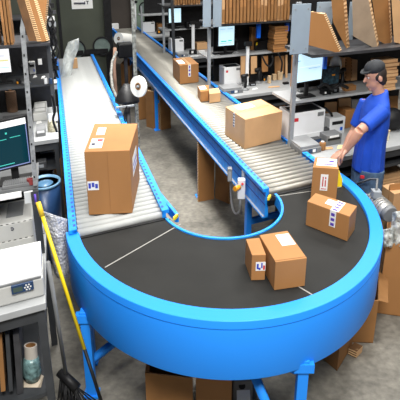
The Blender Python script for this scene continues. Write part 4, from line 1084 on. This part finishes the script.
# dark items row on left shelf / bench for the far left benches
for i, (x0, x1, yb, yt, Z, l) in enumerate(((30, 38, 87, 78, .9, 'black tool box on the far left bench, left one'), (40, 49, 86, 79, .9, 'black tool box on the far left bench, right one'))):
    label_box('tool_box', l, 'box', x0, x1, yb, yt, Z, .3, black, (('notice', paper, .3, .7, .4, .7, .002),))
label_box('blue_crate', 'pale blue crate beside the far end of the left conveyor', 'crate', 56, 60.5, 82, 60, .60, .3, mat('pale_blue_plastic', (.25, .32, .60), .4))

# far background: shelving items
bb_ = thing('far_table', 'low grey table at the far end of the diagonal conveyor', 'table', W(.7, 12.9, 0))
obj('table_top', B(grey).box(.55, 1.3, 12.7, 13.2, .84, .88), bb_)
for u in (.56, 1.24): obj('leg', B(darkf).box(u, u+.04, 12.72, 12.76, 0, .84), bb_)
label_box('white_carton', 'white carton on the low grey table at the far end', 'box', 112, 119, 30, 24, .885, .2, paper)

# more equipment and packing goods on the benches
def cup(name, label, cat, x, y, Z, r, h, mt, v=None):
    v = v or Q(x, y, Z)[1]; u = V(x, y, v)[0]; c = W(u, v, Z+.001)
    t = thing(name, label, cat, c)
    obj('body', B(mt).lathe(c, [(r*.85, 0), (r, h*.1), (r, h*.9), (r*.85, h)], 16), t)
    obj('cap', B(white if mt is not white else grey).lathe(c+Vector((0, 0, h)), [(r*.5, 0), (r*.5, h*.15), (r*.1, h*.18)], 12), t)
cup('storage_tin', 'dark round tin on the upper left bench near the pointed upright', 'tin', 24, 106, .90, .03, .07, steel_d)
cup('bottle', 'small white bottle on the shelf above the upper left bench', 'bottle', 46, 84, SH, .018, .06, white)
cup('bottle', 'blue bottle on the upper left shelf', 'bottle', 51, 84, SH, .018, .06, binblue)
cup('bottle', 'small brown jar on the first bench by the label printer', 'bottle', 322, 150, .90, .03, .07, kraft3)
cup('bottle', 'small white jar at the left of the third bench', 'bottle', 165, 57, .90, .035, .10, white) if 0 else None
papers('crumpled white paper on the upper left shelf, left one', 33, 37, 78, 75, SH)
papers('crumpled white paper on the upper left shelf, right one', 41, 46, 79, 76, SH)
papers('white paper on the bench under the upper left shelf, by the upright', 36, 42, 124, 121, .90)
papers('brown kraft paper on the first bench in front of the label printer', 323, 333, 150, 147, .90, kraft2)
papers('white receipt on the second bench at its front edge', 252, 258, 90, 88, .90)
papers('white receipt on the third bench at its front edge', 190, 199, 57, 55.5, .90)
papers('kraft paper sheet on the near side of the second bench right end', 268, 280, 88, 86, .90, kraft2)
label_box('black_case', 'black case at the left end of the third shelf', 'case', 168, 176, 28.5, 24, SH, .2, black)
label_box('black_case', 'flat black case beside the dark label printer of the third shelf', 'case', 187, 200, 28.5, 22, SH, .2, black, (('notice', paper, .2, .5, .3, .8, .002),))
label_box('black_case', 'black case at the back of the second bench, right of the pole', 'case', 262, 271, 76, 64, .90, .08, black)
label_box('black_case', 'dark case under the third shelf', 'case', 182, 186, 50, 43, .90, .08, black)
label_box('wire_basket', 'dark basket between the big printer and the wall of boards', 'basket', 345, 356, 122, 112, .90, .10, steel_d)
u, z = V(390, 128, 4.05)
tag(obj('black_bag', B(black).ell(W(u+.02, 4.10, .90+.112), (.16, .12, .11), n=12, m=8)), 'black bag on the bench behind the man\'s back', 'bag')
for (x0, x1, yb, yt, Z, l) in ((-4, 5, 158, 146, .62, 'black tray under the upper left bench at the picture edge'),):
    pass
label_box('cardboard_box', 'small brown box on the floor behind the bin', 'box', 52, 58, 203, 190, .002, .15, kraft3)
label_box('brown_carton', 'brown carton under the second bench near its left leg', 'box', 243, 256, 118, 102, .36, .2, kraft)
dk = mat('dark_grey_plastic', (.04, .042, .045), .5)
for (nm, l_, ct_, x0, x1, yb, yt, Z, dv, mt, prt) in (
    ('scanner_dock', 'dark scanner dock in front of the label printer near the man', 'dock', 313, 321, 146, 139, .90, .08, dk, (('display', binblue, .1, .9, .3, .9, .002),)),
    ('desk_phone', 'dark desk phone on the bench right of the big white printer', 'phone', 324, 329, 138, 129, .90, .08, dk, (('keypad', galv, .2, .8, .2, .6, .002),)),
    ('power_supply', 'black power unit on the shelf below the pale lit monitor', 'power unit', 323, 331, 95, 90, SH, .08, black, (('socket', paper, .2, .4, .3, .7, .002),)),
    ('power_supply', 'black power unit on the first shelf left of the hand scanner', 'power unit', 333, 339, 93, 88, SH, .08, black, (('socket', galv, .2, .6, .3, .7, .002),)),
    ('paper_bundle', 'brown paper bundle at the front of the first shelf near the man', 'paper', 345, 356, 91, 86, SH, .10, kraft3, ()),
    ('storage_bin', 'yellow fronted bin on the second bench behind the tape machine', 'bin', 251, 256, 74, 69, .90, .06, lime, ()),
    ('tape_gun', 'black tape gun on the second bench left of the wooden blocks', 'tape gun', 263, 267, 81, 76, .90, .06, black, (('handle', orange, .2, .5, .1, .5, .003),)),
    ('desk_phone', 'black desk phone on the second bench beside the pole foot', 'phone', 250, 256, 86, 83, .90, .06, black, (('keypad', galv, .2, .8, .3, .7, .002),)),
    ('cable_box', 'grey cable box behind the white printer of the second bench', 'box', 222, 232, 68, 58, .90, .06, grey, (('vent', black, .2, .8, .4, .7, .002),)),
    ('cable_box', 'black cable box left of the white printer of the second bench', 'box', 217, 221, 78, 66, .90, .08, black, (('vent', galv, .2, .8, .4, .7, .002),)),
    ('storage_bin', 'black bin on the third bench right of the scale', 'bin', 190, 197, 54.5, 50, .90, .08, black, (('front_label', paper, .2, .5, .3, .8, .002),)),
    ('paper_bundle', 'white paper bundle on the third bench right of the black bin', 'paper', 199, 205, 54, 51, .90, .08, paper, ()),
    ('storage_bin', 'black bin at the front of the furthest bench', 'bin', 157, 163, 34, 30, .90, .08, black, (('front_label', orange, .2, .5, .3, .8, .002),)),
    ('storage_bin', 'black bin with white tag under the upper left shelf behind the twine spool', 'bin', 16, 24, 95, 88, .90, .08, black, (('front_label', paper, .2, .6, .3, .6, .002),)),
    ('tape_gun', 'small black tape gun on the upper left shelf beside the upright', 'tape gun', 16, 21, 84, 79, SH, .06, black, (('handle', orange, .2, .5, .1, .5, .003),)),
    ('storage_bin', 'grey bin on the far left shelf beside the cord rack', 'bin', 36, 41, 60, 55, SH, .10, grey, (('front_label', paper, .2, .7, .3, .7, .002),)),
    ('storage_bin', 'dark bin on the low shelf right of the near left monitor stand', 'bin', 38, 47, 170, 162, .62, .12, dk, (('front_label', galv, .2, .7, .3, .7, .002),))):
    label_box(nm, l_, ct_, x0, x1, yb, yt, Z, dv, mt, prt)
# ------------------------------------------------------------------ the man
PX, PYY = 1.37, 4.50
Fd = Vector((-.96, -.10, 0)).normalized(); Ld = Vector((.10, -.96, 0)).normalized(); Zd = Vector((0, 0, 1))
def pp_(f, l, z): return Vector((PX, PYY, 0)) + Fd*f + Ld*l + Zd*z
man = thing('person', 'man in black cap, blue t-shirt and jeans working at the bench', 'person', (PX, PYY, 0))
def loft(b, rings, n=18):
    """rings: (center f,l,z, rf, rl [, normal tilt vector in f]) horizontal ellipses"""
    vs = []
    for r in rings:
        f, l, z, rf, rl = r[:5]; tl = r[5] if len(r) > 5 else 0
        for i in range(n):
            a = 2*math.pi*i/n; df = rf*math.cos(a); vs.append(pp_(f+df, l+rl*math.sin(a), z+df*tl))
    m = len(rings)
    fs = [(k*n+i, k*n+(i+1) % n, (k+1)*n+(i+1) % n, (k+1)*n+i) for k in range(m-1) for i in range(n)]
    fs += [tuple(reversed(range(n))), tuple((m-1)*n+i for i in range(n))]
    return b.add(vs, fs, True)
def fuse(name, b, vox, parent, smooth=6):
    o = obj(name, b, parent)
    r = o.modifiers.new('remesh', 'REMESH'); r.mode = 'VOXEL'; r.voxel_size = vox; r.use_smooth_shade = True
    s = o.modifiers.new('smooth', 'SMOOTH'); s.iterations = smooth; s.factor = .5
    return o
body = B(skin)
loft(body, [(0, 0, .80, .075, .13), (0, 0, .95, .080, .145), (.0, 0, 1.10, .08, .145), (0, 0, 1.28, .085, .165), (-.012, 0, 1.40, .070, .15), (-.025, 0, 1.465, .050, .08), (-.030, 0, 1.49, .040, .050)])
body.tube([pp_(-.030, 0, 1.44), pp_(-.016, 0, 1.50), pp_(.008, 0, 1.57)], .05, 14, rs=[.052, .047, .045])
# head, tipped down toward the work
hc = pp_(.028, 0, 1.632)
ha = (Fd*.95 - Zd*.30, Ld, Zd*.95 + Fd*.30)
def hp(f, l, z): return hc + ha[0]*f + ha[1]*l + ha[2]*z
body.ell(hp(-.005, 0, .02), (.078, .070, .092), ha)
body.ell(hp(.024, 0, -.045), (.050, .050, .070), ha)
body.ell(hp(.054, 0, -.094), (.018, .023, .017), ha, 10, 8)      # chin
body.tube([hp(.070, 0, .018), hp(.086, 0, -.012), hp(.094, 0, -.026)], .010, 8, rs=[.007, .011, .012])   # nose
body.ell(hp(.073, 0, -.056), (.011, .022, .006), ha, 10, 8); body.ell(hp(.071, 0, -.068), (.011, .020, .007), ha, 10, 8)   # lips
body.ell(hp(.067, 0, .030), (.012, .048, .010), ha, 10, 8)       # brow
for s in (-1, 1): body.ell(hp(-.012, s*.070, -.018), (.017, .010, .028), ha, 10, 8)   # ears
# legs
for s in (-1, 1):
    body.tube([pp_(0, s*.075, .80), pp_(.0, s*.09, .68), pp_(.01, s*.095, .48), pp_(-.01, s*.095, .30), pp_(0, s*.095, .10)], .08, 14, rs=[.088, .078, .055, .056, .036])
    body.tube([pp_(-.03, s*.095, .045), pp_(.10, s*.105, .035)], .035, 10, rs=[.036, .034])
# arms: measured elbows and hands
def lim(px, py, Y): return PY(px, py, Y)
shL = pp_(-.0, .165, 1.395); elL = lim(359.5, 131, 4.22); wrL = lim(347, 149, 4.26); haL = lim(341, 157.5, 4.28)
body.tube([shL, shL.lerp(elL, .5), elL], .04, 12, rs=[.055, .046, .038])
body.tube([elL, elL.lerp(wrL, .35), wrL], .04, 12, rs=[.040, .041, .026])
shR = pp_(-.0, -.165, 1.395); elR = pp_(.07, -.20, 1.13); wrR = pp_(.17, -.12, 1.00); haR = pp_(.24, -.10, .96)
body.tube([shR, shR.lerp(elR, .5), elR], .04, 12, rs=[.055, .046, .038])
body.tube([elR, elR.lerp(wrR, .35), wrR], .04, 12, rs=[.040, .041, .026])
def hand(b, w, h, side):
    d = (h-w).normalized(); pal = (Zd - d*d.dot(Zd)).normalized()      # back of the hand up
    sd = d.cross(pal).normalized()*side
    L = .085
    P = lambda f, s, z: w + d*f + sd*s + pal*z
    b.ell(P(.045, 0, 0), (.052, .038, .017), (d, sd, pal), 12, 8); b.tube([P(-.01, 0, 0), P(.03, 0, 0)], .025, 10, rs=[.026, .026])
    for k, (s, ln) in enumerate(((-.030, .058), (-.010, .070), (.010, .066), (.029, .052))):
        b.tube([P(.065, s*.9, 0), P(.088, s, .003), P(.088+ln*.45, s*1.05, -.008), P(.088+ln*.8, s*1.05, -.028)], .009, 8, rs=[.0105, .0095, .009, .0078])
    b.tube([P(.015, -.026, -.004), P(.040, -.048, -.008), P(.064, -.054, -.016), P(.080, -.050, -.026)], .010, 8, rs=[.013, .0115, .010, .0085])
hand(body, wrL, haL, 1); hand(body, wrR, haR, -1)
fuse('body', body, .0055, man, 3)
# shirt
sh = B(shirt_m)
loft(sh, [(.0, 0, .870, .120, .182), (-.000, 0, .98, .112, .172), (-.004, 0, 1.12, .104, .168), (-.008, 0, 1.25, .104, .178), (-.010, 0, 1.36, .094, .182), (-.016, 0, 1.425, .078, .155), (-.026, 0, 1.468, .066, .100), (-.034, 0, 1.505, .052, .062, -.35)], 24)
for a_, e_, r0, r1 in ((shL, elL, .064, .060), (shR, elR, .064, .060)):
    sh.tube([a_+Vector((0, 0, .0)), a_.lerp(e_, .35), a_.lerp(e_, .80)], .06, 14, rs=[r0, .064, r1])
rr_ = random.Random(5)
for k in range(7):   # folds running down the cloth
    a = -1.6+k*.55; x = math.cos(a)*.102-.004; y = math.sin(a)*.166
    sh.tube([pp_(x*.97, y*.97, 1.26-.03*rr_.random()), pp_(x*1.03, y*1.03, 1.05), pp_(x*1.08, y*1.04, .91)], .01, 8, rs=[.004, .013, .016])
fuse('t_shirt', sh, .008, man, 4)
je = B(jean_m)
loft(je, [(0, 0, .74, .112, .165), (0, 0, .84, .108, .165), (0, 0, .95, .095, .158)], 20)
for s in (-1, 1): je.tube([pp_(0, s*.085, .90), pp_(.0, s*.09, .68), pp_(.012, s*.095, .48), pp_(-.005, s*.095, .28), pp_(0, s*.095, .07)], .09, 16, rs=[.100, .094, .075, .070, .066])
fuse('jeans', je, .009, man, 3)
for s in (-1, 1):
    b = B(shoe_m).tube([pp_(-.055, s*.095, .048), pp_(.02, s*.098, .05), pp_(.13, s*.108, .036), pp_(.165, s*.11, .03)], .045, 12, rs=[.040, .046, .040, .026])
    obj('shoe', b, man)
hb = B(hair); hb.ell(hp(-.022, 0, .008), (.068, .076, .078), ha); hb.ell(hp(-.040, 0, -.045), (.042, .060, .052), ha); hb.ell(hp(.004, 0, .0), (.038, .074, .05), ha); fuse('hair', hb, .006, man, 2)
cp = B(capm)
cp.ell(hp(-.008, 0, .060), (.080, .080, .060), ha, 20, 12)
cap_o = fuse('cap', cp, .007, man, 2)
bm_ = B(capm)
br_ = []
for i in range(13):
    a = -1.15+2.3*i/12; br_.append(hp(.052+.050*math.cos(a), .068*math.sin(a), .056-.012*math.cos(a)))
bm_.prism(br_ + [hp(.045, .066, .058), hp(.045, -.066, .058)], ha[2]*.007); obj('cap_brim', bm_, cap_o)
obj('cap_button', B(capm).ell(hp(-.010, 0, .110), (.008, .008, .005)), cap_o)
for s in (-1, 1):
    o = obj('eye', B(paper).ell(hp(.061, s*.028, .006), (.008, .009, .005), ha, 10, 8), man)
    obj('iris', B(black).ell(hp(.068, s*.028, .006), (.003, .004, .004), ha, 8, 6), o)
obj('red_tag', B(ink_r).par(pp_(.080, .125, .845), Fd*.03, Ld*.02, Zd*.02), man)
# ------------------------------------------------------------------ light
def area(loc, sx, sy, power, rot=(0, 0, 0), col=(1, .98, .94), spread=180):
    d = bpy.data.lights.new('ceiling_or_fill_lamp', 'AREA'); d.shape = 'RECTANGLE'; d.size = sx; d.size_y = sy; d.energy = power; d.color = col; d.spread = math.radians(spread)
    o = bpy.data.objects.new('ceiling_or_fill_lamp', d); COL.objects.link(o); o.location = loc; o.rotation_euler = rot
area((1.4, 3.4, 5.6), 1.6, 1.0, 190)
area((-.9, 3.6, 5.6), 1.4, 1.2, 70)
area((-.75, 6.0, 5.4),   .8, 1.8, 115, spread=75)  # narrow lamp added over the aisle to brighten its floor
area((2.8, 6.2, 5.4), 1.0, 1.4, 190)
area((2.2, 10.2, 5.4), 1.6, 1.4, 160)
area((-2.2, 9.0, 5.4), 1.6, 1.4, 70)
area((0.2, 13.5, 5.4), 3.0, 1.4, 170)
area((.5, -.5, 5.0), 2.4, 1.2, 450, (.40, 0, 0))  # fill lamp added behind the camera to brighten the front of the turn
w = bpy.data.worlds.new('hall_light'); scene.world = w; w.use_nodes = True
w.node_tree.nodes['Background'].inputs[0].default_value = (.86, .92, 1, 1); w.node_tree.nodes['Background'].inputs[1].default_value = .14
scene.view_settings.view_transform = 'Standard'; scene.view_settings.look = 'None'
scene.view_settings.exposure = 0.0; scene.view_settings.gamma = 1; scene.view_settings.use_curve_mapping = False
